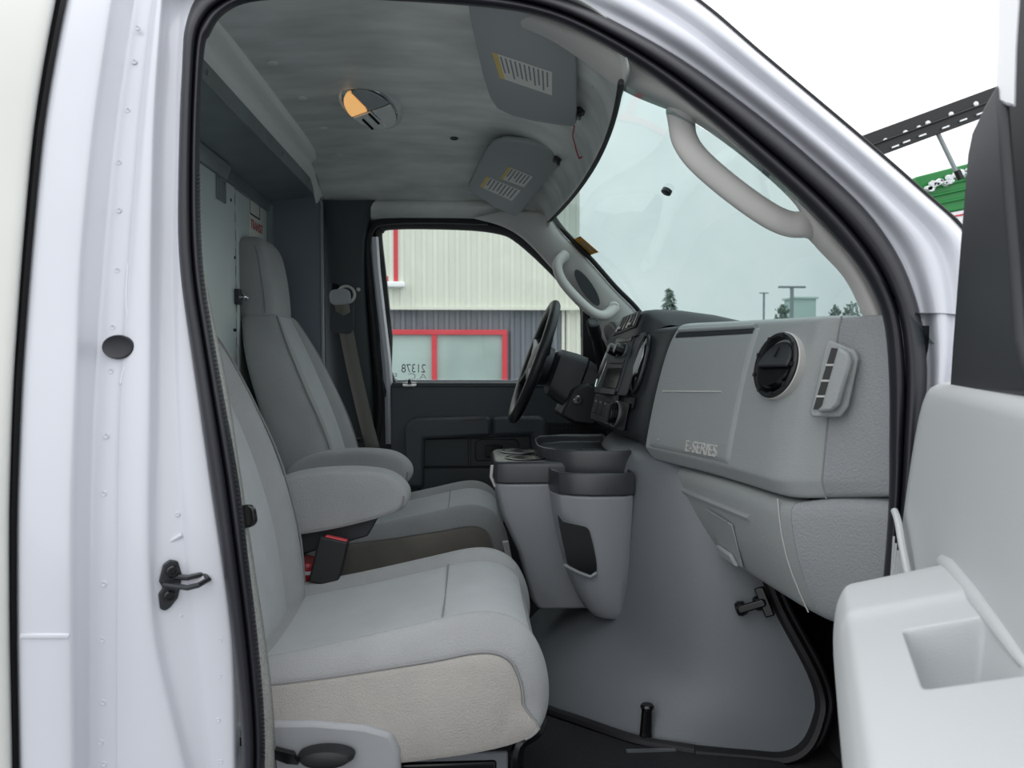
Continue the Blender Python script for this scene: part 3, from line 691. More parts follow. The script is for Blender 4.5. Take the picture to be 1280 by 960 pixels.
# ================================================================== DASHBOARD
def interp_curve(c, v):
    """c: list of (x,z) ; v in 0..1"""
    n = len(c)-1; k = min(int(v*n), n-1); t = v*n-k
    return (lerp(c[k][0], c[k+1][0], t), lerp(c[k][1], c[k+1][1], t))
FL = [(.474, 1.655), (.448, 1.61), (.423, 1.521), (.405, 1.431), (.396, 1.376), (.419, 1.344)]   # beside the stack, Y=.62
FR_ = [(.584, 1.650), (.572, 1.618), (.551, 1.534), (.537, 1.45), (.523, 1.366), (.540, 1.334)]  # by the corner, Y=.24
def face(Y, v):
    t = (.62-Y)/.38; a = interp_curve(FL, v); c = interp_curve(FR_, v); t2 = t
    bow_ = -.012*math.sin(math.pi*min(1, max(0, t)))
    return V((lerp(a[0], c[0], t2)-bow_, Y, lerp(a[1], c[1], t2)))
def face_fr(Y, v, off=0):
    p = face(Y, v); ty = face(Y-.01, v)-face(Y+.01, v); tv = face(Y, v-.02)-face(Y, v+.02)
    n = ty.cross(tv).normalized()
    if n.x > 0: n = -n
    return Fr(p+n*off, ty, n)      # x towards the passenger door (right in view), y up
def face_hit(px, py):
    best = None
    for i in range(81):
        for j in range(81):
            Y = .62-.40*i/80; p = face(Y, j/80)-CAM; s = FPX/p.dot(FWD)
            d = (640+p.dot(RGT)*s-px)**2+(480-p.dot(UPV)*s-py)**2
            if best is None or d < best[0]: best = (d, Y, j/80)
    return best[1], best[2]
da = thing('dashboard', 'grey dashboard with black centre stack, vents and glove box', 'dashboard', (.5, .9, 1.13))
VV = [0, .06, .2, .4, .6, .74, .79, .81, .85, .93, 1.0]
def dcol(Y, dxs=0, zt=0):
    c = [face(Y, v)+V((dxs, 0, 0)) for v in VV]
    top = c[0]
    return [V((.86, Y, 1.63)), top+V((.10, 0, .006)), top+V((.03, 0, .004))] + c[0:] + [c[-1]+V((.04, 0, .002)), c[-1]+V((.12, 0, .004))]
cols = [dcol(Y) for Y in (.625, .60, .54, .48, .42, .36, .30, .26, .235)]
def endcol(Y, x0, xt):
    o = [V((.86, Y, 1.63))]
    tp = V((xt, Y, 1.648)); o += [tp+V((.06, 0, .002)), tp+V((.02, 0, .0))]
    for v in VV:
        z = interp_curve(FR_, v)[1]; dx = interp_curve(FR_, v)[0]-.55
        o.append(V((x0+dx*.8*(1-min(1, (x0-.56)/.12)), Y, z + (0.02*v*(.2-Y)/.1 if Y < .2 else 0))))
    o += [o[-1]+V((.03, 0, .002)), o[-1]+V((.10, 0, .004))]
    return o
cols.append(dcol(.213, .004)); cols.append(endcol(.195, .570, .605)); cols.append(endcol(.180, .592, .625)); cols.append(endcol(.165, .607, .637))
b = MB(); b.grid(cols); mk('upper_pad', b, 'dash_grey', da, sub=2)
cols = [endcol(.168, .604, .634), endcol(.15, .616, .642), endcol(.12, .634, .652), endcol(.085, .655, .664), endcol(.05, .675, .68)]
b = MB(); b.grid(cols); mk('end_panel', b, 'dash_end', da, sub=1)
b = MB(); b.tube([p+V((-.0005, -.0005, 0)) for p in endcol(.1665, .6055, .6355)[3:14]], .0016, 6); mk('panel_gap', b, 'seam', da)
# knee bolster below
def low(a, c, n=6): return [a.lerp(c, i/n)+V((-.012*math.sin(math.pi*i/n), 0, 0)) for i in range(n+1)]
LT = [(.615, .440, 1.343), (.50, .462, 1.343), (.40, .490, 1.340), (.30, .516, 1.337), (.235, .537, 1.333), (.205, .553, 1.334), (.18, .58, 1.343), (.15, .606, 1.352), (.085, .652, 1.360), (.05, .675, 1.362)]
LB = [(.55, .505, 1.175), (.47, .530, 1.155), (.38, .550, 1.148), (.28, .570, 1.140), (.21, .585, 1.135), (.18, .598, 1.132), (.155, .612, 1.130), (.13, .625, 1.130), (.085, .66, 1.135), (.05, .68, 1.138)]
rows = []
for (y0, x0, z0), (y1, x1, z1) in zip(LT, LB):
    a, c = V((x0, y0, z0-.003)), V((x1, y1, z1)); rows.append([a+V((.05, 0, .0))] + low(a, c) + [c+V((.02, 0, -.006)), c+V((.10, 0, -.004))])
b = MB(); b.grid(rows[:6]); kb = mk('knee_bolster', b, 'dash_grey', da, sub=1)
b = MB(); b.grid([[p+V((0, -.001, 0)) for p in r] for r in rows[5:]]); mk('lower_end_panel', b, 'dash_end', da, sub=1)
def kpt(i, j): return rows[i][1+j]
def kfr(s, t, off=0):   # s along columns 0..5 , t down 0..6
    def g(s, t):
        i = min(int(s), 4); j = min(int(t), 5); a, c = s-i, t-j
        return (kpt(i, j)*(1-a)*(1-c)+kpt(i+1, j)*a*(1-c)+kpt(i, j+1)*(1-a)*c+kpt(i+1, j+1)*a*c)
    p = g(s, t); tx = g(min(s+.1, 5), t)-g(max(s-.1, 0), t); tv = g(s, max(t-.1, 0))-g(s, min(t+.1, 6))
    n = tx.cross(tv).normalized()
    if n.x > 0: n = -n
    return Fr(p+n*off, tx, n)
# moulded ledge, jack door and bright join lines on the knee bolster
b = MB(); b.tube([kfr(s, 1.7, .0).o for s in (.45, 1, 1.5, 2, 2.5, 2.9)], .006, 8); mk('moulded_ledge', b, 'dash_grey', kb)
fr = kfr(1.75, 3.6, .0005); b = MB(); b.prism([fr.p(x, y, 0) for x, y in ((-.05, .045), (.045, .035), (.04, -.06), (.02, -.065), (-.03, -.05))], fr.z*.004); ad = mk('access_door', b, 'dash_grey', kb, bev=.002)
b = MB(); b.prism([fr.p(x, y, .004) for x, y in ((-.03, -.028), (.02, -.034), (.035, -.058), (-.02, -.052))], fr.z*.010); mk('door_pull', b, 'dash_grey', ad, bev=.004)
b = MB(); b.tube([fr.p(-.04, .044, .005), fr.p(.03, .037, .005)], .0016, 6); mk('door_gap', b, 'seam', ad)
b = MB(); b.tube([kfr(.25+.3*t/6, t, .0005).o for t in range(7)], .0013, 6); mk('join_line', b, 'trim_grey', kb)
b = MB(); b.tube([kfr(4.25, t, .0005).o for t in range(7)], .0013, 6); mk('join_line', b, 'trim_grey', kb)
# glove box door, grip recess, crease, lettering
gl = [[face_fr(Y, v, o).o for v, o in ((.07, -.002), (.085, .003), (.11, .005), (.2, .0055), (.35, .0055), (.5, .0055), (.65, .0055), (.75, .005), (.78, .003), (.79, -.002))] for Y in (.612, .607, .58, .52, .46, .40, .365, .357, .352)]
gl[0] = [p+V((.008, 0, 0)) for p in gl[0]]; gl[-1] = [p+V((.008, 0, 0)) for p in gl[-1]]
b = MB(); b.grid(gl); gb = mk('glove_box_door', b, 'dash_grey', da, ang=50)
rr = []
for Y in (.607, .58, .52, .46, .40, .362):
    f0, f1, f2 = face_fr(Y, .10, .0065).o, face_fr(Y, .135, .0065).o, face_fr(Y, .15, .006).o
    rr.append([f0, f0+V((-.002, 0, -.002)), f1, f2])
b = MB(); b.grid(rr); mk('grip_recess', b, 'charcoal', gb)
b = MB(); b.tube([face_fr(Y, .075, .006).o for Y in (.607, .55, .48, .42, .362)], .005, 8); mk('grip_lip', b, 'dash_grey', gb)
b = MB(); b.tube([face_fr(Y, .44, .0058).o for Y in (.595, .55, .5, .45, .41)], .0016, 6); mk('moulded_line', b, 'trim_grey', gb)
Y, v = face_hit(879, 562); fr = face_fr(Y, v, .006); text('embossed_lettering', 'E-SERIES', fr, .034, 'trim_grey', gb, .0022, sx=.88)
Y, v = face_hit(825, 550); b = MB(); b.lathe(face_fr(Y, v, .0055), [(.004, 0), (.004, .002), (.002, .003)], 10); mk('trim_button', b, 'dash_grey', gb)
# round air vent
Y, v = face_hit(974, 457); fr = face_fr(Y, v, .004)
b = MB(); b.lathe(fr, [(.061, -.03), (.061, .006), (.058, .009), (.053, .008), (.050, .002), (.047, -.02), (.02, -.03)], 40); vn = mk('round_vent', b, 'black_plastic', da, label='round black air vent')
b = MB(); b.ringl(fr, [(.0605, -.02), (.0605, .003), (.0625, .001), (.0625, -.02)], 40); mk('vent_ring', b, 'trim_grey', vn)
for k in range(9):
    a = 2*math.pi*k/9; b = MB(); b.box((math.cos(a)*.055, math.sin(a)*.055, .009), (.007, .007, .004), fr); mk('vent_notch', b, 'dark_steel', vn)
ball = Fr(fr.o, fr.x, fr.z*1+fr.y*.3)
b = MB(); b.lathe(ball, [(.047, -.02), (.047, -.004), (.044, .004)], 32); mk('vent_barrel', b, 'black_gloss', vn)
b = MB()
sec_ = [(math.cos(R(a))*.044, math.sin(R(a))*.044) for a in range(-10, 191, 10)]
b.prism([ball.p(x, y, .004) for x, y in sec_], ball.z*.008); mk('vent_flap', b, 'charcoal', vn, bev=.003)
b = MB(); b.box((.0, .02, .014), (.003, .02, .004), ball); mk('flap_rib', b, 'black_plastic', vn)
# side window demister vent on the end panel
p0 = at(1040, 476, .142); fr = Fr(p0, (at(1066, 476, .12)-at(1014, 476, .165)), (-.75, -.62, .12))
fr = Fr(p0, (at(1066, 476, .118)-at(1014, 476, .163)).normalized(), V((-.6, -.75, .05)))
b = MB(); b.prism([fr.p(x, y, -.006) for x, y in [(x*.0012, y*.0013) for x, y in ((-30, -42), (-9, 48), (-4, 52), (30, 38), (34, 28), (22, -32), (12, -46), (-26, -47))]], fr.z*.008); sv = mk('side_vent', b, 'dash_grey', da, bev=.003, label='grey demister vent with four slots')
b = MB(); b.prism([fr.p(x, y, .0) for x, y in [(x*.0012, y*.0013) for x, y in ((12, 43), (26, 34), (29, 24), (14, -30), (5, -39), (-17, -40), (-9, -32))]], fr.z*.020); hd = mk('vent_hood', b, 'dash_grey', sv, bev=.006)
b = MB(); b.prism([fr.p(x, y, .001) for x, y in [(x*.0012, y*.0013) for x, y in ((0, 42), (13, 40), (-8, -30), (-13, -36), (-24, -37))]], fr.z*.0035); mk('vent_slot', b, 'black_gloss', sv)
for k in range(3):
    y = (20-k*20)*.0013; x = (1-k*6)*.0012; b = MB(); b.box((x, y, .004), (.020, .0032, .004), fr); mk('vent_fin', b, 'trim_grey', sv)
# ---- centre stack
SR = [(.452, 1.645), (.436, 1.60), (.413, 1.517), (.398, 1.45), (.389, 1.394)]     # Y=.72
SL = [(.405, 1.635), (.392, 1.595), (.362, 1.513), (.348, 1.46), (.336, 1.414)]    # Y=1.08
def stk(a, v):
    r = interp_curve(SR, v); l = interp_curve(SL, v); Y = lerp(1.08, .72, a)
    return V((lerp(l[0], r[0], a)-.012*math.sin(math.pi*min(1, max(0, a))), Y, lerp(l[1], r[1], a)))
def stk_fr(a, v, off=0):
    p = stk(a, v); tx = stk(a+.03, v)-stk(a-.03, v); tv = stk(a, max(v-.05, 0))-stk(a, min(v+.05, 1)); n = tx.cross(tv).normalized()
    if n.x > 0: n = -n
    return Fr(p+n*off, tx, n)
def stk_hit(px, py):
    best = None
    for i in range(81):
        for j in range(81):
            p = stk(i/80, j/80)-CAM; s = FPX/p.dot(FWD); d = (640+p.dot(RGT)*s-px)**2+(480-p.dot(UPV)*s-py)**2
            if best is None or d < best[0]: best = (d, i/80, j/80)
    return best[1], best[2]
def scol(a):
    c = [stk(a, v) for v in (0, .1, .25, .5, .75, .9, 1)]
    return [V((.86, c[0].y, 1.63)), c[0]+V((.06, 0, .012)), c[0]+V((.012, 0, .008))]+c+[c[-1]+V((.006, 0, -.012)), c[-1]+V((.03, 0, -.022)), c[-1]+V((.14, 0, -.04))]
cols = [[p+V((.12, .06, 0)) for p in scol(0)], [p+V((.015, .02, 0)) for p in scol(0)]] + [scol(a) for a in (0, .03, .2, .5, .8, .97, 1.0)]
last = scol(1.0)
cols.append([p+V((.006, -.025, 0)) for p in last])
gcol = dcol(.622); gm = [gcol[0], gcol[1], gcol[2], gcol[3], gcol[4], gcol[5], gcol[6], gcol[7], gcol[8], gcol[10], gcol[12], gcol[13], gcol[14]+V((.02, 0, 0))]
cols.append([p+V((-.002, .012, -.001)) for p in gm]); cols.append([p+V((.02, -.004, -.002)) for p in gm])
b = MB(); b.grid(cols); cs_ = mk('centre_stack', b, 'charcoal', da, sub=1, label='black centre stack with radio and climate controls')
def plate(name, a, v, w_, h_, t_, mt, r=.004, off=.001, bev=.0015, par=None):
    fr = stk_fr(a, v, off); b = MB(); b.slab(fr, w_, h_, t_, r); return mk(name, b, mt, par or cs_, bev=bev), fr
bz, fr = plate('radio_bezel', .47, .36, .285, .165, .004, 'charcoal', .01)
rd, fr = plate('radio', .47, .36, .15, .150, .007, 'dark_trim', .004)
for sx in (-.028, .028):
    b = MB(); b.lathe(Fr(fr.p(sx, .036, .007), fr.x, fr.z), [(.017, 0), (.016, .012), (.014, .026), (.011, .027)], 20); mk('radio_knob', b, 'black_gloss', rd)
    b = MB(); b.ringl(Fr(fr.p(sx, .036, .007), fr.x, fr.z), [(.020, 0), (.020, .003), (.018, .004), (.017, 0)], 20); mk('knob_ring', b, 'steel', rd)
b = MB(); b.box((0, .066, .008), (.13, .010, .003), fr); mk('disc_slot', b, 'black_gloss', rd)
for dy in (.006, -.008):
    b = MB(); b.box((0, dy, .008), (.12, .010, .004), fr); mk('button_row', b, 'charcoal', rd, bev=.001)
b = MB(); b.box((0, -.040, .008), (.125, .052, .002), fr); mk('display', b, 'screen', rd)
b = MB(); b.box((0, -.077, .008), (.125, .014, .004), fr); mk('button_strip', b, 'dark_steel', rd, bev=.001)
for a in (.095, .885):
    fr = stk_fr(a, .36, .003)
    b = MB(); b.lathe(fr, [(.076, 0), (.076, .005), (.070, .008), (.068, .002), (.04, -.002)], 36, .38, 1); ov = mk('oval_vent', b, 'chrome' if a < .5 else 'dark_steel', cs_)
    b = MB(); b.lathe(fr, [(.0685, .0), (.066, .004), (.03, .007)], 32, .38, 1); mk('vent_core', b, 'black_gloss', ov)
    b = MB(); b.prism([fr.p(x*.36, y, .006) for x, y in ((-.05, -.01), (-.02, .03), (.02, .055), (.05, .02), (.03, -.02), (-.02, -.035))], fr.z*.006); mk('vent_flap', b, 'steel', ov, bev=.003)
cl, fr = plate('climate_panel', .53, .83, .27, .070, .003, 'black_plastic', .006)
b = MB(); b.ringl(Fr(fr.p(.062, .0, .003), fr.x, fr.z), [(.034, 0), (.034, .004), (.031, .006), (.029, .003)], 28); mk('dial_ring', b, 'steel', cl)
b = MB(); b.lathe(Fr(fr.p(.062, .0, .003), fr.x, fr.z), [(.027, 0), (.026, .016), (.022, .020)], 28); kn = mk('climate_dial', b, 'black_gloss', cl)
b = MB(); b.box((.062, 0, .024), (.010, .046, .010), fr); mk('dial_grip', b, 'charcoal', kn, bev=.002)
for k in range(3):
    b = MB(); b.box((-.10+k*.04, .004, .005), (.03, .04, .006), fr); sw_ = mk('rocker_switch', b, 'charcoal', cl, bev=.002)
    b = MB(); b.box((-.10+k*.04, .018, .0085), (.012, .004, .001), fr); mk('switch_mark', b, 'steel', sw_)
b = MB(); b.tube([stk_fr(a, .985, .003).o for a in (.35, .55, .75, .92)], .003, 6); mk('moulded_line', b, 'dark_steel', cs_)
b = MB(); b.box((.035, .045, .004), (.04, .03, .006), fr); mk('odd_pocket', b, 'dark_trim', cl, bev=.002)
bpy.data.objects['odd_pocket'].name = 'small_switch'
fr = stk_fr(.90, .68, .002); b = MB(); b.slab(fr, .035, .03, .004, .008); mk('coin_slot', b, 'black_gloss', cs_)
# upper pod with twin vents
qLB, qLT, qRT, qRB = V((.397, 1.06, 1.638)), V((.430, 1.06, 1.698)), V((.434, .835, 1.704)), V((.416, .835, 1.656))
def pq(s, t, o=0): return qLB.lerp(qRB, s).lerp(qLT.lerp(qRT, s), t) + V((-o, -o*.2, o*.3))
pod = []
for s_, k in ((-.22, .0), (-.1, .6), (0, 1), (.5, 1), (1, 1), (1.1, .92), (1.2, .6), (1.28, .0)):
    lo, hi = pq(s_, -.45 if k > .5 else 0), pq(s_, 1); bk_ = V((.02 if s_ > 1 else 0, 0, 0))*(1-k)*3
    mid = lo.lerp(hi, .93*k); top_ = lo.lerp(hi, k)
    pod.append([lo+bk_, mid+bk_, top_+bk_+V((.012, 0, .003*k)), V((.60, lo.y, lerp(1.645, 1.70, k))), V((.84, lo.y, 1.635))])
b = MB(); b.grid(pod); pd = mk('vent_pod', b, 'charcoal', da, sub=1)
b = MB(); b.prism([pq(.02, .04, .0012), pq(.98, .04, .0012), pq(.98, .92, .0012), pq(.02, .92, .0012)], V((-.0015, 0, .0005))); fm = mk('vent_frame', b, 'dark_trim', pd, bev=.0006)
for s0, s1 in ((.08, .47), (.55, .93)):
    b = MB(); b.prism([pq(s0, .16, .003), pq(s1, .16, .003), pq(s1, .84, .003), pq(s0, .84, .003)], V((-.001, 0, .0003))); vv = mk('centre_vent', b, 'black_gloss', fm)
    for sf in (.33, .66):
        sm = lerp(s0, s1, sf); b = MB(); b.prism([pq(sm-.012, .18, .0043), pq(sm+.012, .18, .0043), pq(sm+.012, .82, .0043), pq(sm-.012, .82, .0043)], V((-.0012, 0, .0003))); mk('vent_fin', b, 'charcoal', vv)
    sm = (s0+s1)/2; b = MB(); b.prism([pq(sm-.05, .22, .0046), pq(sm+.05, .22, .0046), pq(sm+.05, .34, .0046), pq(sm-.05, .34, .0046)], V((-.003, 0, .001))); mk('vent_tab', b, 'steel', vv)
# driver side of the dash and instrument hood
cols = []
for Y, x0, zt in ((1.13, .42, 1.60), (1.20, .43, 1.66), (1.30, .43, 1.70), (1.45, .43, 1.70), (1.56, .45, 1.67), (1.70, .50, 1.63)):
    cols.append([V((.86, Y, 1.62)), V((x0+.10, Y, zt+.004)), V((x0+.01, Y, zt)), V((x0, Y, zt-.012)), V((x0+.04, Y, zt-.03)), V((x0+.03, Y, 1.52)), V((x0-.03, Y, 1.45)), V((x0-.03, Y, 1.38)), V((x0+.02, Y, 1.30)), V((x0+.08, Y, 1.22)), V((x0+.18, Y, 1.2))])
b = MB(); b.grid(cols); mk('instrument_hood', b, 'black_plastic', da, sub=1)

# ================================================================== STEERING
sw = thing('steering_wheel', 'black four spoke steering wheel seen nearly edge on', 'steering wheel', (.20, 1.38, 1.567))
ax = V((-.38, 0, -.14)); ax = V((-(.38), 0, .14)).normalized()
fr = Fr((.20, 1.38, 1.567), (0, -1, 0), ax)     # x right in cab sense (towards passenger), z towards driver
b = MB(); b.tube([fr.p(math.cos(a)*.192, math.sin(a)*.192, 0) for a in [2*math.pi*k/48 for k in range(48)]], .0165, 12, .019, loop=True, up=tuple(ax)); mk('rim', b, 'black_plastic', sw)
hubf = Fr(fr.p(0, 0, -.02), fr.x, fr.z)
b = MB(); b.lathe(hubf, [(.07, -.03), (.078, .0), (.074, .022), (.05, .032), (.0, .034)], 28, 1.1, .9); mk('hub_pad', b, 'charcoal', sw)
for a in (205, 335, 25, 155):
    d = V((math.cos(R(a)), math.sin(R(a)), 0)); b = MB()
    b.tube([hubf.p(d.x*.06, d.y*.06, .008), hubf.p(d.x*.12, d.y*.12, .012), fr.p(d.x*.185, d.y*.185, -.002)], [.016, .013, .011], 10, [.026, .020, .017]); mk('spoke', b, 'dark_steel' if a in (25, 155) else 'black_plastic', sw)
b = MB(); b.slab(Fr(hubf.p(.085, .015, .02), fr.x, fr.z), .03, .055, .008, .008); mk('spoke_buttons', b, 'steel', sw, bev=.002)
sc_ = thing('steering_column', 'black steering column shroud with ignition lock and shift lever', 'steering column', (.34, 1.38, 1.45))
b = MB()
rings = []
for k, (s, wy, hz, dz) in enumerate(((-.05, .045, .045, 0), (-.07, .07, .075, -.008), (-.12, .078, .085, -.014), (-.155, .08, .088, -.018))):
    rings.append([fr.p(x, y+dz, s) for x, y in rrect(2*wy, 2*hz, .035, 5)])
b.loft(rings); mk('upper_shroud', b, 'charcoal', sc_, ang=35)
rings = []
for k, (s, wy, hz, dz) in enumerate(((-.162, .076, .082, -.018), (-.20, .08, .085, -.03), (-.26, .085, .09, -.045), (-.30, .08, .08, -.06))):
    rings.append([fr.p(x, y+dz, s) for x, y in rrect(2*wy, 2*hz, .03, 5)])
b = MB(); b.loft(rings); mk('lower_shroud', b, 'charcoal', sc_, ang=35)
b = MB(); b.prism([at(x, y, 1.27) for x, y in ((700, 520), (716, 486), (735, 478), (752, 486), (760, 520), (742, 533), (718, 530))], (0, .2, 0)); mk('ignition_housing', b, 'black_plastic', sc_, bev=.01)
fri = Fr(at(722, 500, 1.268), (1, 0, 0), (-.25, -1, .05)); b = MB(); b.lathe(fri, [(.0145, 0), (.0145, .008), (.012, .011), (.006, .011), (.005, .008)], 24); ig = mk('ignition_lock', b, 'chrome', sc_)
b = MB(); b.box((0, 0, .0115), (.003, .012, .001), fri); mk('key_slot', b, 'ink_dark', ig)
P = [at(752, 470, 1.30), at(749, 440, 1.26), at(743, 412, 1.20), at(741, 404, 1.18)]
b = MB(); b.tube(spl(P, 4), [.012]*4+[.015]*3+[.019]*6, 14); lv = mk('shift_lever', b, 'black_plastic', sc_)
b = MB(); b.lathe(Fr(P[-1], (1, 0, 0), (P[-1]-P[-2])), [(.019, -.002), (.019, .004), (.014, .008), (.013, .006)], 20); mk('lever_cap', b, 'charcoal', lv)
b = MB(); b.tube([fr.p(-.07, .03, -.10), fr.p(-.16, .05, -.09), fr.p(-.24, .06, -.08)], [.006, .008, .010], 10); mk('turn_stalk', b, 'black_plastic', sc_)

# ================================================================== ENGINE COVER + CONSOLE
SECT = [(.776, [(.645, .375), (.55, .395), (.45, .42), (.34, .465), (.24, .55), (.16, .62), (.12, .70), (.11, .9)]),
        (.85, [(.685, .38), (.58, .395), (.46, .43), (.36, .49), (.27, .575), (.20, .65), (.17, .74), (.16, .9)]),
        (.90, [(.69, .39), (.58, .405), (.47, .445), (.40, .51), (.335, .59), (.29, .67), (.26, .75), (.25, .9)]),
        (.96, [(.672, .40), (.57, .42), (.475, .455), (.41, .52), (.365, .60), (.34, .68), (.325, .76), (.32, .9)]),
        (1.07, [(.62, .43), (.55, .44), (.475, .47), (.415, .53), (.375, .605), (.352, .69), (.34, .78), (.335, .9)]),
        (1.18, [(.59, .46), (.53, .47), (.47, .495), (.41, .55), (.372, .62), (.352, .70), (.342, .78), (.34, .9)]),
        (1.27, [(.56, .50), (.52, .505), (.465, .525), (.41, .57), (.375, .635), (.355, .71), (.345, .79), (.34, .9)]),
        (1.33, [(.55, .53), (.51, .535), (.465, .55), (.415, .59), (.385, .645), (.365, .715), (.355, .79), (.35, .9)]),
        (1.362, [(.55, .56), (.51, .57), (.47, .585), (.43, .62), (.40, .67), (.385, .73), (.375, .80), (.37, .9)]),
        (1.375, [(.55, .60), (.52, .61), (.49, .63), (.46, .66), (.43, .70), (.415, .75), (.41, .81), (.41, .9)])]
rings = []
for z, pts in SECT:
    full = [V((x, y, z)) for x, y in pts] + [V((x, 1.8-y, z)) for x, y in reversed(pts[:-1])]; rings.append(full)
ec = thing('engine_cover', 'large grey moulded engine cover bulging below the dash', 'engine cover', (.4, .9, .80))
b = MB(); b.grid(rings); mk('cover_shell', b, 'cover_grey', ec, sub=2)
rim = spl([V((x, y, z)) for x, y, z in [(.45, .41, .781), (.55, .388, .781), (.62, .370, .784), (.663, .366, .81), (.69, .374, .86), (.697, .385, .90), (.678, .395, .96), (.625, .425, 1.07), (.597, .452, 1.16)]], 5)
b = MB(); b.tube(rim, .011, 8, .018); b.tube([p+V((.02, .004, 0)) for p in rim], .008, 8); mk('rubber_flange', b, 'rubber_dark', ec)
b = MB(); b.tube(spl([(.45, .41, .783), (.34, .455, .784), (.24, .54, .784), (.16, .61, .784), (.10, .68, .784), (.05, .70, .784)], 5), .012, 8); mk('rubber_flange', b, 'rubber_dark', ec)
# latch clamp under the dash
c = at(940, 757, .412); fr = Fr(c, (at(960, 750, .40)-at(920, 762, .424)), (-.3, -1, .2))
lc = MB(); lc.slab(fr, .058, .016, .012, .006); k1 = mk('latch_clamp', lc, 'black_gloss', ec, bev=.003)
for dx in (-.026, .012):
    b = MB(); b.lathe(Fr(fr.p(dx, 0, -.006), fr.y, fr.x), [(.013, -.007), (.016, 0), (.013, .012)], 14); mk('latch_roller', b, 'black_gloss', k1)
b = MB(); b.box((.026, .0, .0), (.02, .06, .01), fr); mk('latch_hook', b, 'black_gloss', k1, bev=.003)
# floor clamp
c0_ = at(806, 945, .45); c1_ = at(809, 884, .455)
b = MB(); b.tube([c0_, c0_.lerp(c1_, .5), c1_], [.016, .013, .011], 8, [.010, .009, .009]); fc = mk('floor_clamp', b, 'black_gloss', ec)
b = MB(); b.lathe(Fr(c1_, (1, 0, 0), c1_-c0_), [(.013, -.004), (.015, .002), (.012, .006)], 12); mk('clamp_head', b, 'black_gloss', fc)
b = MB(); b.box((.36, .41, .786), (.10, .010, .004)); mk('metal_strip', b, 'steel', ec)
# black rubber floor mat with edge
b = MB(); b.prism([V((x, y, .779)) for x, y in ((-.2, .12), (.55, .12), (.64, .30), (.60, .365), (.45, .395), (.33, .44), (.22, .53), (.14, .60), (.05, .66), (-.2, .66))], (0, 0, .006))
tag(mk('floor_mat', b, 'mat_black', bev=.002), 'black rubber mat in the passenger footwell', 'floor mat')
b = MB(); b.tube([at(1066, 962, .2), at(1082, 935, .2), at(1100, 915, .2)], .006, 6); tag(mk('sill_edging', b, 'webbing_dark'), 'frayed tan strip at the footwell edge behind the door armrest', 'edging strip')

cn = thing('cup_holder_console', 'grey cup holder console with black rims on the engine cover', 'console', (.2, .9, .95))
# cup holder unit
def con(pts_top, pts_bot, z0, z1, n=8):
    return [[V((lerp(a[0], c[0], k/n), lerp(a[1], c[1], k/n), lerp(z0, z1, k/n))) for a, c in zip(pts_top, pts_bot)] for k in range(n+1)]
A_t = [(.052, .78), (.060, .752), (.085, .742), (.21, .742), (.34, .742), (.34, 1.02), (.085, 1.02), (.060, 1.01), (.052, .985)]
A_b = [(.15, .80), (.155, .782), (.17, .775), (.23, .775), (.34, .775), (.34, 1.0), (.17, 1.0), (.155, .99), (.15, .97)]
def mixp(a, c, t): return [(lerp(p[0], q[0], t), lerp(p[1], q[1], t)) for p, q in zip(a, c)]
lev = [(1.275, 0), (1.24, .06), (1.20, .16), (1.16, .34), (1.10, .62), (1.03, .82), (.98, .95), (.955, 1.1)]
b = MB(); b.loft([[V((x, y, z)) for x, y in mixp(A_t, A_b, t)] for z, t in lev]); ub = mk('cup_holder_body', b, 'console_grey', cn, bev=.006)
b = MB()
sc2 = lambda k, pts: [(.197+(x-.197)*k, .881+(y-.881)*k) for x, y in pts]
b.loft([[V((x, y, z)) for x, y in pts] for z, pts in ((1.276, sc2(1.015, A_t)), (1.315, sc2(1.01, A_t)), (1.325, sc2(.985, A_t)), (1.328, sc2(.95, A_t)))])
cr = mk('cup_holder_rim', b, 'console_rim', cn, bev=.003)
for Y, x in ((.815, .135), (.945, .128)):
    fr = Fr((x, Y, 1.3285), (1, 0, 0), (0, 0, 1)); b = MB(); b.ringl(fr, [(.054, -.002), (.054, .002), (.050, .003), (.048, .0008)], 32); mk('cup_ring', b, 'black_gloss', cr)
    b = MB(); b.lathe(fr, [(.0485, .0), (.0485, .0012), (.001, .0012)], 32); mk('cup_well', b, 'black_gloss', cr)
b = MB(); b.tube([V((.0485, .765, 1.318)), V((.046, .765, 1.29)), V((.056, .77, 1.265))], .004, 6); mk('rim_tab', b, 'trim_grey', cr)
# storage bin unit
B_t = [(.185, .700), (.20, .655), (.232, .632), (.275, .622), (.345, .622), (.372, .64), (.372, 1.15), (.25, 1.15), (.20, 1.12), (.185, 1.07)]
B_b = [(.285, .72), (.29, .69), (.305, .675), (.325, .668), (.345, .668), (.36, .68), (.36, 1.1), (.32, 1.1), (.29, 1.08), (.285, 1.05)]
lev = [(1.265, 0), (1.20, .10), (1.12, .28), (1.06, .45), (1.02, .62), (.985, .82), (.968, 1.0), (.962, 1.12)]
b = MB(); b.loft([[V((x, y, z)) for x, y in mixp(B_t, B_b, t)] for z, t in lev]); bb = mk('storage_bin', b, 'console_grey', cn, bev=.006)
sc3 = lambda k, pts: [(.28+(x-.28)*k, .88+(y-.88)*k) for x, y in pts]
b = MB(); b.loft([[V((x, y, z)) for x, y in pts] for z, pts in ((1.266, sc3(1.012, B_t)), (1.31, sc3(1.006, B_t)), (1.318, sc3(.985, B_t)), (1.312, sc3(.955, B_t)), (1.30, sc3(.95, B_t)), (1.295, sc3(.90, B_t)))]); mk('bin_rim', b, 'console_rim', cn, bev=.003)
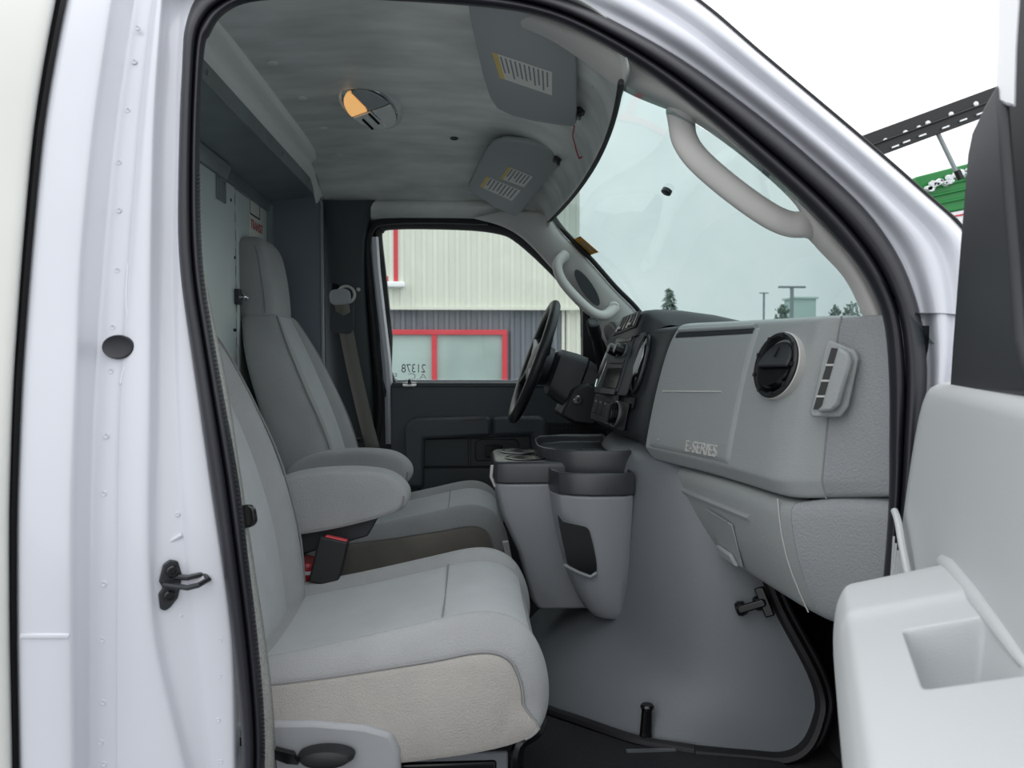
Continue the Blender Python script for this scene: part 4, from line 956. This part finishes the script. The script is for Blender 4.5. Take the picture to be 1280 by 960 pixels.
# raised tray behind
T_t = [(.165, .86), (.175, .80), (.20, .755), (.25, .725), (.345, .71), (.385, .72), (.385, 1.13), (.26, 1.13), (.19, 1.08), (.17, 1.0)]
sc4 = lambda k, pts: [(.275+(x-.275)*k, .92+(y-.92)*k) for x, y in pts]
b = MB(); b.loft([[V((x, y, z)) for x, y in pts] for z, pts in ((1.30, sc4(1.0, T_t)), (1.348, sc4(1.0, T_t)), (1.358, sc4(.975, T_t)), (1.352, sc4(.93, T_t)), (1.335, sc4(.91, T_t)), (1.332, sc4(.3, T_t)))]); ty = mk('console_tray', b, 'console_rim', cn, bev=.003)
b = MB(); b.box((.31, .84, 1.338), (.05, .06, .014)); b.box((.24, .87, 1.337), (.06, .012, .012)); mk('tray_divider', b, 'charcoal', ty, bev=.003)
# dark map pocket in the bin side
def bin_pt(px, py, o):
    return at(px, py, pw(at(px, py, .63).z, [(.96, .672), (1.06, .648), (1.12, .637), (1.2, .629), (1.27, .622)])-o)
pk = spl([(697, 645, 0), (704, 652, 0), (720, 656, 0), (734, 660, 0), (739, 672, 0), (745, 700, 0), (745, 716, 0), (736, 719, 0), (712, 708, 0), (706, 690, 0)], 3, True)
b = MB(); b.add([bin_pt(p.x, p.y, .006) for p in pk] + [bin_pt(p.x, p.y, -.012) for p in pk], [tuple(range(len(pk)))] + [(i, (i+1) % len(pk), (i+1) % len(pk)+len(pk), i+len(pk)) for i in range(len(pk))]); mk('map_pocket', b, 'black_gloss', bb, ang=30)
b = MB(); b.tube([bin_pt(x, y, .007) for x, y in ((705, 706), (712, 710), (724, 716), (738, 721), (746, 716))], .004, 8); mk('pocket_lip', b, 'console_grey', bb)
# pale bracket on the driver seat front
b = MB(); b.prism([at(x, y, 1.02) for x, y in ((628, 678), (636, 677), (640, 698), (634, 703))], (0, .02, 0)); tag(mk('seat_bracket', b, 'trim_grey', bev=.002), 'small pale bracket at the front corner of driver seat', 'bracket')

# ================================================================== SUN VISORS, DOME LIGHT
def visor(label, P, thick, papers, pin, Yc):
    t = thing('sun_visor', label, 'sun visor', P[0], 'sun visors')
    c = sum(P, V())/len(P); n = (P[1]-P[0]).cross(P[-1]-P[0]).normalized()
    if n.z > 0: n = -n
    loops = []
    for k, h in ((.965, -thick/2), (.99, -thick*.4), (1, -thick*.1), (1, thick*.1), (.99, thick*.4), (.965, thick/2)):
        loops.append([c.lerp(p, k)+n*h for p in P])
    b = MB(); b.loft(loops); vb = mk('visor_board', b, 'visor', t, ang=50)
    def hit(px, py):
        d = ray(px, py); s = (c+n*(thick/2+.0006)-CAM).dot(n)/d.dot(n); return CAM+d*s
    for quad, head, lines in papers:
        q = [hit(x, y) for x, y in quad]; b = MB(); b.prism(q, n*.0006); lb = mk('warning_label', b, 'paper', vb)
        g = lambda s, u, h=.0008: (q[0].lerp(q[1], s)).lerp(q[3].lerp(q[2], s), u)+n*h
        b = MB(); b.prism([g(0, 0, .0007), g(head, 0, .0007), g(head, 1, .0007), g(0, 1, .0007)], n*.0003); mk('label_heading', b, 'paper_yellow', lb)
        b = MB(); rnd = random.Random(int(quad[0][0]))
        for k in range(lines):
            s = head+.03+(.95-head)*k/lines; u0 = .06; u1 = .62+.32*rnd.random()
            b.prism([g(s, u0), g(s+.4/lines*.8, u0), g(s+.4/lines*.8, u1), g(s, u1)], n*.0003)
        mk('label_text', b, 'ink', lb)
    # pivot pin and clip
    b = MB(); b.tube([pin+V((0, 0, .02)), pin, pin+V((-.004, -.03, -.008)), pin+V((-.006, -.05, -.008))], .005, 8); mk('pivot_arm', b, 'dark_steel', t)
    b = MB(); b.box((pin.x, pin.y, pin.z+.016), (.03, .035, .012)); mk('pivot_base', b, 'charcoal', t, bev=.003)
    return t
P = [at(585, -6, .235), at(587, 14, .27), at(594, 45, .38), at(604, 90, .56), at(613, 118, .635), at(622, 132, .665), at(640, 141, .68), at(668, 148, .685), at(700, 153, .69), at(718, 155, .69), at(721, 150, .67), at(721, 110, .535), at(720, 62, .41), at(690, 30, .33), at(650, 5, .27)]
# flatten to plane
def flat(P):
    c = sum(P, V())/len(P); xx = xy = yy = xz = yz = 0
    for p in P:
        d = p-c; xx += d.x*d.x; xy += d.x*d.y; yy += d.y*d.y; xz += d.x*d.z; yz += d.y*d.z
    D = xx*yy-xy*xy; a = (xz*yy-yz*xy)/D; b_ = (yz*xx-xz*xy)/D
    n = V((-a, -b_, 1)); o = []
    for p in P:
        d = p-CAM; s = (c-CAM).dot(n)/d.dot(n); o.append(CAM+d*s)
    return o
visor('large grey passenger sun visor with one warning label', flat(P), .018, [([(615, 65), (690, 90), (690, 119), (625, 97)], .09, 11)], at(724, 148, .68), .45)
P = [at(588, 236, 1.44), at(586, 229, 1.40), at(596, 208, 1.28), at(608, 185, 1.16), at(617, 176, 1.10), at(632, 172, 1.08), at(660, 175, 1.085), at(690, 184, 1.10), at(704, 190, 1.11), at(706, 198, 1.13), at(690, 214, 1.22), at(672, 237, 1.37), at(652, 262, 1.54), at(644, 268, 1.57), at(620, 258, 1.53)]
visor('smaller looking grey driver sun visor with two paper labels', flat(P), .018, [([(608, 220), (651, 238), (640, 251), (600, 233)], .1, 8), ([(636, 208), (666, 221), (655, 234), (625, 223)], .12, 6)], at(698, 206, 1.12), 1.35)
hook = spl([at(718, 158, .69), at(716, 170, .73), at(719, 182, .78), at(721, 190, .80), at(724, 198, .82)], 4)
b = MB(); b.tube(hook, .0018, 6); b.tube([hook[-1], hook[-1]+V((.008, .01, .006))], .0022, 6); tag(mk('loose_wire', b, 'red_can'), 'thin loose wire dangling between the two sun visors', 'wire')
# dome light
p = at(461, 134, .9); fr0 = ceil_fr(p.x, .9); d1 = (at(485, 158, .9)-at(436, 112, .9)); 
fr = Fr(fr0.o, V((0, .2, 0))+V((.05, 0, 0)), fr0.z)
fr = Fr(fr0.o+V((0, -.01, -.008)), V((.42, .9, -.25)), V((.05, -.42, -1)))
dl = thing('dome_light', 'oval chrome and glass dome light glowing amber in headliner', 'dome light', fr.o)
b = MB(); b.lathe(fr, [(.118, -.03), (.112, .006), (.102, .014), (.095, .012)], 40, 1, .62); mk('housing', b, 'headliner', dl)
b = MB(); b.lathe(fr, [(.094, .006), (.094, .014), (.090, .017)], 40, 1, .62); mk('chrome_tray', b, 'chrome', dl)
def half(x0, x1, y0, y1, k=.088, n=9, e=.62):
    pts = []
    for i in range(n+1):
        for_ = x0+(x1-x0)*i/n; h = k*e*math.sqrt(max(0, 1-(for_/k)**2)); pts.append((for_, min(y1, h)))
    for i in range(n, -1, -1):
        x_ = x0+(x1-x0)*i/n; h = k*e*math.sqrt(max(0, 1-(x_/k)**2)); pts.append((x_, max(y0, -h)))
    return pts
for nm, a, mt in (('lit_lens', (-.084, -.002, -.06, -.008), 'bulb'), ('side_lens', (-.084, -.002, -.003, .06), 'visor'), ('clear_lens', (.004, .084, -.06, -.002), 'lens'), ('map_lens', (.004, .084, .002, .06), 'lens')):
    b = MB(); b.prism([fr.p(x, y, .019) for x, y in half(*a)], fr.z*.006); ln = mk(nm, b, mt, dl, bev=.002, ang=30)
for x, y in ((.03, -.008), (.042, -.034)):
    b = MB(); b.box((x, y, .026), (.05, .006, .004), fr); mk('lens_switch', b, 'black_gloss', dl, bev=.001)

# ================================================================== DRIVER DOOR (door_2)
d2 = thing('door_2', 'dark grey driver door panel with armrest and speaker grille', loc=(.1, 1.76, .85), kind='structure')
def dpt(px, py, o=0.0): return at(px, py, 1.745-o)
b = MB(); q = [(488, 481), (494, 479), (610, 479), (740, 479), (800, 560), (800, 760), (488, 760), (489, 600)]
b.prism([dpt(x, y, .0) for x, y in q], (0, .035, 0)); mk('door_panel', b, 'door_dark', d2, bev=.006)
b = MB(); b.prism([dpt(x, y, .004) for x, y in ((490, 478.5), (735, 478.5), (735, 484), (490, 484))], (0, .05, 0)); mk('sill_cap', b, 'dark_trim', d2, bev=.003)
b = MB(); b.prism([atd(x, y, .02) for x, y in ((495, 475), (730, 475), (730, 480), (495, 480))], (0, .01, 0)); mk('glass_channel', b, 'white_paint', d2)
fr = Fr(dpt(512, 481, .004), (1, 0, 0), (0, -.4, 1)); b = MB(); b.slab(fr, .05, .035, .004, .01); lk = mk('lock_bezel', b, 'trim_grey', d2)
b = MB(); b.lathe(Fr(fr.p(0, .0, .004), (1, 0, 0), (0, 0, 1)), [(.007, 0), (.006, .012), (.003, .016)], 12); mk('lock_pin', b, 'black_gloss', lk)
def bolster(name, pts, o0, o1, mt, par, bev=.008):
    b = MB(); b.prism([dpt(x, y, o1) for x, y in pts], (0, (o1-o0)+.01, 0)); return mk(name, b, mt, par, bev=bev)
bolster('armrest', [(510, 527), (518, 523), (600, 521), (614, 521), (614, 545), (530, 549), (530, 610), (508, 610), (507, 535)], 0, .05, 'door_dark', d2, .012)
bolster('armrest_front', [(616, 521), (675, 520), (682, 525), (684, 560), (684, 610), (666, 610), (664, 543), (616, 545)], 0, .048, 'door_dark', d2, .012)
bolster('lower_bolster', [(526, 585), (690, 585), (690, 640), (526, 640)], 0, .03, 'dark_trim', d2)
bolster('storage_pocket', [(529, 549), (586, 548), (586, 583), (529, 583)], 0, .012, 'dark_trim', d2, .003)
hp = bolster('handle_plate', [(588, 548), (662, 545), (664, 583), (588, 583)], 0, .012, 'dark_trim', d2, .003)
bolster('handle_cup', [(594, 552), (600, 549), (645, 549), (649, 554), (649, 575), (596, 577), (593, 570)], .012, .018, 'charcoal', hp, .004)
bolster('door_handle', [(606, 558), (611, 556), (628, 556), (628, 562), (616, 564), (616, 572), (606, 572)], .018, .03, 'black_gloss', hp, .003)
b = MB(); b.prism([dpt(x, y, .052) for x, y in ((574, 523), (608, 521.5), (608, 524), (572, 525.5))], (0, .01, 0)); mk('pull_slot', b, 'black_gloss', d2)
gr = bolster('speaker_grille', [(686, 528), (745, 526), (760, 560), (760, 590), (686, 590)], 0, .01, 'black_plastic', d2, .004)
b = MB()
for k in range(13): b.prism([dpt(688+k*5, 530, .013), dpt(689.2+k*5, 530, .013), dpt(689.2+k*5, 588, .013), dpt(688+k*5, 588, .013)], (0, .004, 0))
for k in range(12): b.prism([dpt(688, 530+k*5, .013), dpt(752, 530+k*5, .013), dpt(752, 531.1+k*5, .013), dpt(688, 531.1+k*5, .013)], (0, .004, 0))
mk('grille_mesh', b, 'charcoal', gr)
b = MB(); b.prism([atd(x, y, -.005) for x, y in ((728, 384), (745, 400), (765, 440), (765, 482), (729, 482))], (0, .06, 0)); sa = mk('mirror_sail', b, 'black_plastic', d2, bev=.004)

# ================================================================== PASSENGER DOOR (door_1), open
TH = R(66); H = V((.66, -.025, 0)); DU = V((-math.cos(TH), -math.sin(TH), 0)); DN = V((-math.sin(TH), math.cos(TH), 0))
def dp(u, n, z): return H + DU*u + DN*n + V((0, 0, z))
d1_ = thing('door_1', 'open passenger door with pale inner panel and black window corner', loc=H+V((0, 0, .8)), kind='structure')
rows = []
for z, o in ((.70, .06), (.9, .06), (1.1, .055), (1.25, .05), (1.35, .04), (1.45, .028), (1.50, .02), (1.53, .012), (1.545, .0), (1.55, -.05), (1.55, -.12)):
    rows.append([dp(u, n+(o if o < 0 else o*max(0, 1-max(0, u)/.2)), z) for u, n in ((-.01, -.10), (.0, -.03), (.006, -.006), (.02, .0), (.15, .002), (.35, .002), (.6, .002), (.9, 0), (1.0, -.02))])
b = MB(); b.grid(rows); mk('inner_panel', b, 'door_grey', d1_, sub=1)
rows = [[dp(u, -.125, z) for u in (-.02, .3, .7, 1.02)] for z in (.65, 1.1, 1.56)]
b = MB(); b.grid(rows); mk('outer_skin', b, 'white_paint', d1_)
b = MB(); b.loft([[dp(u, n, z) for u, n in ((-.02, -.125), (-.005, -.02), (.0, -.10))] for z in (.65, 1.1, 1.55)]); mk('hinge_edge', b, 'white_paint', d1_)
# armrest with grab cup : top surface with a recess
zt = 1.303
def armtop(u, n, z): return dp(u, n, z)
us = [.195, .205, .225, .26, .30, .345, .36, .52, .535, .60, .75, .9]
ns_ = [-.01, .012, .035, .045, .095, .105, .122, .130, .133]
def az(u, n):
    z = zt + .042*(1-min(1, max(0, n/.13))) - (.03*max(0, (.24-u)/.045)**2 if u < .24 else 0)
    if n > .122: z -= (n-.122)*2.2
    if .428 < u < .562 and .008 < n < .072: z = zt-.05
    elif u > .36 and n > -.005: z -= .006
    return z
US = [.195, .205, .222, .25, .29, .34, .355, .365, .40, .415, .421, .425, .431, .44, .50, .55, .559, .565, .569, .58, .62, .75, .9]
NS = [-.012, -.004, .0, .003, .006, .011, .018, .04, .06, .068, .074, .078, .084, .10, .114, .122, .127, .130]
rows = []
for u in US:
    e = .115 if u < .22 else .13
    r = [dp(u, n*(1 if u > .24 else .80+.2*(u-.195)/.045), az(u, n)) for n in NS]
    m_ = NS[-1]*(1 if u > .24 else .80+.2*(u-.195)/.045)
    r += [dp(u, m_+.004, az(u, .13)-.03), dp(u, m_+.002, zt-.10), dp(u, m_-.02, zt-.24), dp(u, m_-.05, zt-.36), dp(u, -.01, zt-.42)]
    rows.append(r)
first = [dp(.19, n*.76, az(.2, n)-.05) for n in NS]; rows = [rows[0][:1]*0 + [p+DU*-.004+V((0, 0, -.03)) for p in rows[0]]] + rows
rows = [[dp(.188, -.01, zt-.2)]*len(rows[0])] + rows
b = MB(); b.grid(rows); ar = mk('armrest', b, 'door_grey', d1_, sub=2, label='pale armrest with rectangular pull cup')
b = MB(); b.tube([dp(.165, .004, zt+.0), dp(.20, .008, zt+.036), dp(.30, .004, zt+.036), dp(.6, .0, zt+.034)], [.006, .014, .009, .008], 12); mk('armrest_root', b, 'door_grey', d1_, sub=1)
# ribbed speaker corner
b = MB(); b.tube(spl([dp(.02, .045, zt+.055), dp(.05, .043, zt+.045), dp(.08, .040, zt+.015), dp(.13, .030, zt-.05)], 4), .005, 8); sr = mk('moulded_edge', b, 'door_grey', d1_)
b = MB()
for k in range(7): b.tube([dp(.03+k*.008, .046-k*.002, zt+.02-k*.008), dp(.03+k*.008, .050-k*.002, zt-.08)], .0016, 5)
mk('grille_ribs', b, 'door_grey', d1_)
# black window corner (sail), window frame, seal
def pbox(pts, n0, n1): 
    return MB().prism([dp(u, n0, z) for u, z in pts], DN*(n1-n0))
def dhit(px, py, n=-.012):
    d = ray(px, py); o = H+DN*n; s = (o-CAM).dot(DN)/d.dot(DN); p = CAM+d*s; return ((p-H).dot(DU), p.z)
sail = [dhit(1186, 494), dhit(1190, 430), dhit(1200, 300), dhit(1209, 190), dhit(1215, 160), dhit(1228, 132), dhit(1246, 100), dhit(1251, 180), dhit(1262, 320), dhit(1268, 420), dhit(1290, 496)]
mk('window_corner_trim', pbox(sail, -.05, -.012), 'charcoal', d1_, bev=.008)
mk('window_frame', MB().prism([dp(u, -.05, z) for u, z in (dhit(1240, 130), dhit(1243, 60), dhit(1245, -60), dhit(1275, -60), dhit(1268, 60), dhit(1266, 140))], DN*.036), 'white_paint', d1_, bev=.006)
mk('window_run_seal', MB().prism([dp(u, -.05, z) for u, z in (dhit(1262, -60), dhit(1258, 40), dhit(1256, 140), dhit(1272, 320), dhit(1282, 500), dhit(1330, 500), dhit(1330, -60))], DN*.035), 'rubber_dark', d1_, bev=.004)

# rest of the door: window frame hoop, glass, hinges
hoop = spl([dp(.30, -.05, 1.98), dp(.36, -.03, 2.05), dp(.55, -.02, 2.09), dp(.85, -.02, 2.09), dp(.96, -.03, 2.03), dp(1.0, -.06, 1.8), dp(1.0, -.08, 1.55)], 5)
b = MB(); b.tube(hoop, .022, 8, .03); mk('window_frame', b, 'white_paint', d1_)
b = MB(); b.add([dp(.05, -.085, 1.55), dp(.30, -.065, 1.97), dp(.37, -.05, 2.05), dp(.55, -.04, 2.08), dp(.85, -.04, 2.08), dp(.96, -.05, 2.02), dp(1.0, -.08, 1.56)], [(0, 1, 2, 3, 4, 5, 6)]); mk('window_glass', b, 'side_glass', d1_)

# ---- striker, plug, cargo box
sk_ = thing('door_striker', 'black steel door striker bolted to the white pillar', 'door striker', atp(215, 745, .03))
q = atp(214, 729, .026); fr = Fr(q, V((1, .55, 0)), V((.35, -1, 0)))
pl = [(-.011, .030), (-.002, .036), (.009, .032), (.014, .012), (.012, -.006), (.008, -.022), (-.002, -.034), (-.009, -.038), (-.016, -.034), (-.018, -.012), (-.012, -.004), (-.017, .006)]
b = MB(); b.prism([fr.p(x, y, 0) for x, y in pl], fr.z*.006); mk('striker_plate', b, 'dark_steel', sk_, bev=.002)
for x, y in ((.001, .019), (-.003, -.017)):
    b = MB(); b.lathe(Fr(fr.p(x, y, .006), fr.x, fr.z), [(.009, 0), (.009, .004), (.007, .006), (.004, .006), (.0035, .003)], 16); mk('bolt', b, 'black_gloss', sk_)
b = MB(); b.tube([fr.p(-.010, .001, .005), fr.p(.016, .001, .040), fr.p(.030, .003, .042), fr.p(.046, .006, .030), fr.p(.042, .012, .018), fr.p(.020, .010, .020), fr.p(.004, .010, .005)], .0042, 8); mk('striker_loop', b, 'dark_steel', sk_)
p = atp(149, 434, .006); fr = Fr(p, (1, 0, 0), (0, -1, .1))
b = MB(); b.lathe(fr, [(.0205, -.002), (.0235, .003), (.0215, .0065), (.017, .0045), (.006, .003)], 32, 1.0, .76); tag(mk('rubber_plug', b, 'rubber'), 'oval dark rubber plug in the white door pillar', 'plug')
bx = thing('cargo_box', 'cream white cargo box wall behind the cab at the left edge', 'cargo box', (-1.2, -.1, .5))
rows = []
for y in ROWS:
    x1 = pw(y, c0)-4-pw(y, [(0, 11), (300, 9), (900, 6)])
    rows.append([atp(-160, y, -.05), atp(x1-26, y, -.052), atp(x1-5, y, -.046), atp(x1, y, -.034), atp(x1+2, y, .02)])
b = MB(); b.grid(rows); mk('side_wall', b, 'box_paint', bx, sub=1)
b = MB(); b.grid([[atp(pw(y, c0)-22, y, .0), atp(pw(y, c0)-8, y, -.008), atp(pw(y, c0)+3, y, .0)] for y in ROWS]); mk('gap_seal', b, 'rubber_dark', bx)

# ================================================================== OUTSIDE
YB = 12.0
bd = thing('metal_building', 'corrugated white and grey metal building with red window frames', 'building', (0, YB, 0))
def corr(x0, x1, z0, z1, Y, pitch, depth, mt, nm):
    r0 = []; r1 = []; x = x0; k = 0
    while x < x1:
        for f, o in ((0, 0), (.45, 0), (.6, -depth), (.85, -depth)):
            r0.append(V((x+f*pitch, Y+o, z0))); r1.append(V((x+f*pitch, Y+o, z1)))
        x += pitch
    b = MB(); b.grid([r0, r1]); return mk(nm, b, mt, bd, ang=20)
def bpx(px, py, Y=YB): return at(px, py, Y)
ze = bpx(600, 384).z
corr(-5, bpx(722, 300).x, ze-.02, 7.2, YB-.10, .185, .04, 'clad_white', 'upper_cladding')
corr(-5, bpx(702, 400).x, 0, ze+.05, YB+.02, .185, .04, 'clad_grey', 'lower_cladding')
corr(bpx(702, 400).x, bpx(745, 400).x, 0, ze-.04, YB-.02, .16, .04, 'clad_white', 'corner_cladding')
b = MB(); b.box((-1.3, YB-.12, ze-.03), (7, .12, .05)); mk('drip_flashing', b, 'clad_white', bd)
def redwin(px0, px1, py0, py1, mull=()):
    a = bpx(px0, py0, YB-.06); c = bpx(px1, py1, YB-.06); fw = .085
    wn = MB(); wn.box(((a.x+c.x)/2, YB-.06, a.z-fw/2), (c.x-a.x, .10, fw)); wn.box(((a.x+c.x)/2, YB-.06, c.z+fw/2), (c.x-a.x, .10, fw))
    wn.box((a.x+fw/2, YB-.06, (a.z+c.z)/2), (fw, .10, a.z-c.z-2*fw-.002)); wn.box((c.x-fw/2, YB-.06, (a.z+c.z)/2), (fw, .10, a.z-c.z-2*fw-.002))
    w_ = mk('window', wn, 'red_frame', bd, bev=.004)
    xs_ = [a.x]
    for m in mull:
        x = bpx(m, 450, YB-.06).x; b = MB(); b.box((x, YB-.055, (a.z+c.z)/2), (.085, .09, a.z-c.z-.02)); mk('mullion', b, 'red_frame', w_); xs_.append(x)
    xs_.append(c.x)
    for x0, x1 in zip(xs_, xs_[1:]):
        b = MB(); b.box(((x0+x1)/2, YB-.035, (a.z+c.z)/2), (x1-x0-.05, .01, a.z-c.z-.05)); mk('pane', b, 'pane', w_)
redwin(452, 634, 412, 560, (543,))
redwin(440, 498, 250, 352)
b = MB(); b.box((bpx(470, 357).x, YB-.16, bpx(470, 357).z), (1.0, .2, .09)); mk('snow_ledge', b, 'snow', bd, bev=.02)

def light_pole(label, px, ptop, Y, arm):
    t = thing('light_pole', label, 'light pole', at(px, 460, Y)*1.0, 'parking lot lights'); top = at(px, ptop, Y)
    b = MB(); b.tube([V((top.x, Y, 0)), V((top.x, Y, top.z))], .12, 8); mk('mast', b, 'pole', t)
    for s in (-1, 1):
        b = MB(); b.box((top.x+s*arm*.5, Y, top.z+.06), (arm*.95, .25, .12)); mk('lamp_head', b, 'pole', t, bev=.03)
    return t
light_pole('tall double headed light pole seen through the windshield', 990, 360, 45, .85)
light_pole('faint distant light pole left of the tall one', 955, 367, 80, .5)
# evergreen beyond the dash
t = thing('evergreen_tree', 'small blurred evergreen tree above the dash vents', 'tree', at(836, 450, 40))
tp = at(834, 361, 40); bt = at(836, 396, 40)
b = MB(); b.tube([V((tp.x, 40, 0)), V((tp.x, 40, tp.z))], [.16, .05], 7); mk('trunk', b, 'pole', t)
b = MB(); rnd = random.Random(3)
for k in range(260):
    h = rnd.random(); z = lerp(bt.z-1.6, tp.z, h); r = .75*(1-h)**.8+.05; a = rnd.random()*6.28; rr = r*math.sqrt(rnd.random())
    c = V((tp.x+.12+math.cos(a)*rr, 40+math.sin(a)*rr, z)); d = V((math.cos(a), math.sin(a), -.35))*.22; s_ = V((-math.sin(a), math.cos(a), 0))*.09
    b.add([c-d*.3, c+s_, c+d, c-s_, c+V((0, 0, .08))], [(0, 1, 4), (1, 2, 4), (2, 3, 4), (3, 0, 4)])
mk('crown', b, 'leaf', t)
p0, p1 = at(993, 373, 60), at(1020, 386, 60)
ob = thing('distant_building', 'pale green distant building low beside the light pole', 'building', (p0.x, 60, 0))
b = MB(); b.box(((p0.x+p1.x)/2, 61, p0.z/2), (p1.x-p0.x, 2, p0.z)); mk('building_wall', b, 'far_green', ob)
b = MB(); b.box(((p0.x+p1.x)/2, 61, p0.z+.05), (p1.x-p0.x+.3, 2.3, .14)); mk('building_roof', b, 'far_green', ob)
for px, py, s in ((978, 384, .6), (1066, 381, .7), (1044, 385, .4)):
    c = at(px, py, 58); tt = thing('distant_bush', {978: 'dark distant bush at the foot of the light pole', 1066: 'larger distant bush near the passenger windshield pillar', 1044: 'small distant bush beside the larger one by the pillar'}[px], 'bush', (c.x, 58, 0), 'distant bushes')
    b = MB(); rnd = random.Random(px)
    for k in range(90):
        a = rnd.random()*6.28; r = s*rnd.random(); h = rnd.random(); q = V((c.x+math.cos(a)*r, 58+math.sin(a)*r, c.z-1.2+h*1.4*(1-.4*r))); d = V((rnd.random()-.5, rnd.random()-.5, rnd.random()-.2))*.4
        b.add([q, q+d, q+V((d.z, .1, -d.x))*.8, q+V((0, .2, .2))], [(0, 1, 2), (0, 2, 3), (0, 1, 3)])
    mk('bush_foliage', b, 'leaf', tt)
    b = MB(); b.tube([V((c.x, 58, 0)), V((c.x, 58, c.z))], .08, 6); mk('bush_stem', b, 'pole', tt)
# lumber rack and green truck body outside on the right
YR = 4.0
ra = thing('truck_rack', 'black steel truck rack with snowy bolt holes outside the windshield pillar', 'truck rack', at(1190, 250, YR))
A, B_ = at(1040, 200, YR), at(1290, 108, YR); ux = (B_-A).normalized(); fr = Fr(A.lerp(B_, .5), ux, (0, -1, 0)); Ln = (B_-A).length
b = MB(); b.box((0, .040, 0), (Ln, .084, .04), fr); b.box((0, -.045, .0), (Ln, .078, .07), fr); b.box((0, -.003, .03), (Ln, .010, .05), fr); mk('rack_beam', b, 'black_plastic', ra, bev=.004)
for px, py in ((1107, 176), (1132, 166), (1149, 160), (1160, 154), (1189, 143), (1220, 130)):
    c = at(px, py, YR-.025); b = MB(); b.lathe(Fr(c, (1, 0, 0), (0, -1, 0)), [(.017, -.01), (.017, .004), (.008, .008)], 10); mk('snowy_bolt', b, 'snow', ra)
for px, py in ((1119, 183), (1133, 177), (1153, 169), (1182, 159), (1204, 150), (1225, 142)):
    c = at(px, py, YR-.045); b = MB(); b.box((0, 0, 0), (.05, .010, .012), Fr(c, ux, (0, -1, 0))); mk('snow_slot', b, 'snow', ra)
b = MB(); b.tube([at(1168, 158, YR), at(1197, 218, YR)], .016, 6); mk('rack_post', b, 'pole', ra)
b = MB(); b.tube([at(1196, 213, YR), at(1201, 224, YR)], .024, 6); mk('post_foot', b, 'black_gloss', ra)
gt = thing('green_truck_body', 'green painted truck body with snow on top behind the door corner', 'truck body', at(1190, 300, YR+.4))
q = [at(1145, 221, YR+.2), at(1235, 198, YR+.2), at(1235, 256, YR+.2), at(1145, 273, YR+.2)]
b = MB(); b.prism(q, (0, .35, 0)); mk('green_panel', b, 'green_paint', gt, bev=.01)
b = MB()
for k in range(3): b.tube([q[0].lerp(q[3], .35+.2*k)+V((0, -.01, 0)), q[1].lerp(q[2], .35+.2*k)+V((0, -.01, 0))], .010, 6)
mk('panel_ribs', b, 'green_paint', gt)
q2 = [at(1145, 274, YR+.2), at(1235, 257, YR+.2), at(1235, 320, YR+.2), at(1145, 328, YR+.2)]
q2[2].z = q2[3].z = .0; q2[2].x = q2[1].x; q2[3].x = q2[0].x
b = MB(); b.prism(q2, (0, .35, 0)); mk('white_panel', b, 'snow', gt)
b = MB(); b.tube([q2[0]+V((0, 0, -.03))+V((0, -.004, 0)), q2[1]+V((0, 0, -.03))+V((0, -.004, 0))], .006, 6); mk('red_pinstripe', b, 'red_frame', gt)
b = MB(); rnd = random.Random(5)
for k in range(26):
    s = k/25; c = at(lerp(1160, 1216, s), lerp(234, 212, s)+rnd.uniform(-3, 4), YR+.17); b.lathe(Fr(c, (1, 0, 0), (0, -1, 0)), [(rnd.uniform(.008, .022), -.01), (rnd.uniform(.006, .02), .02)], 7, 1.4, 1)
mk('snow_crust', b, 'snow', gt, kind='stuff')
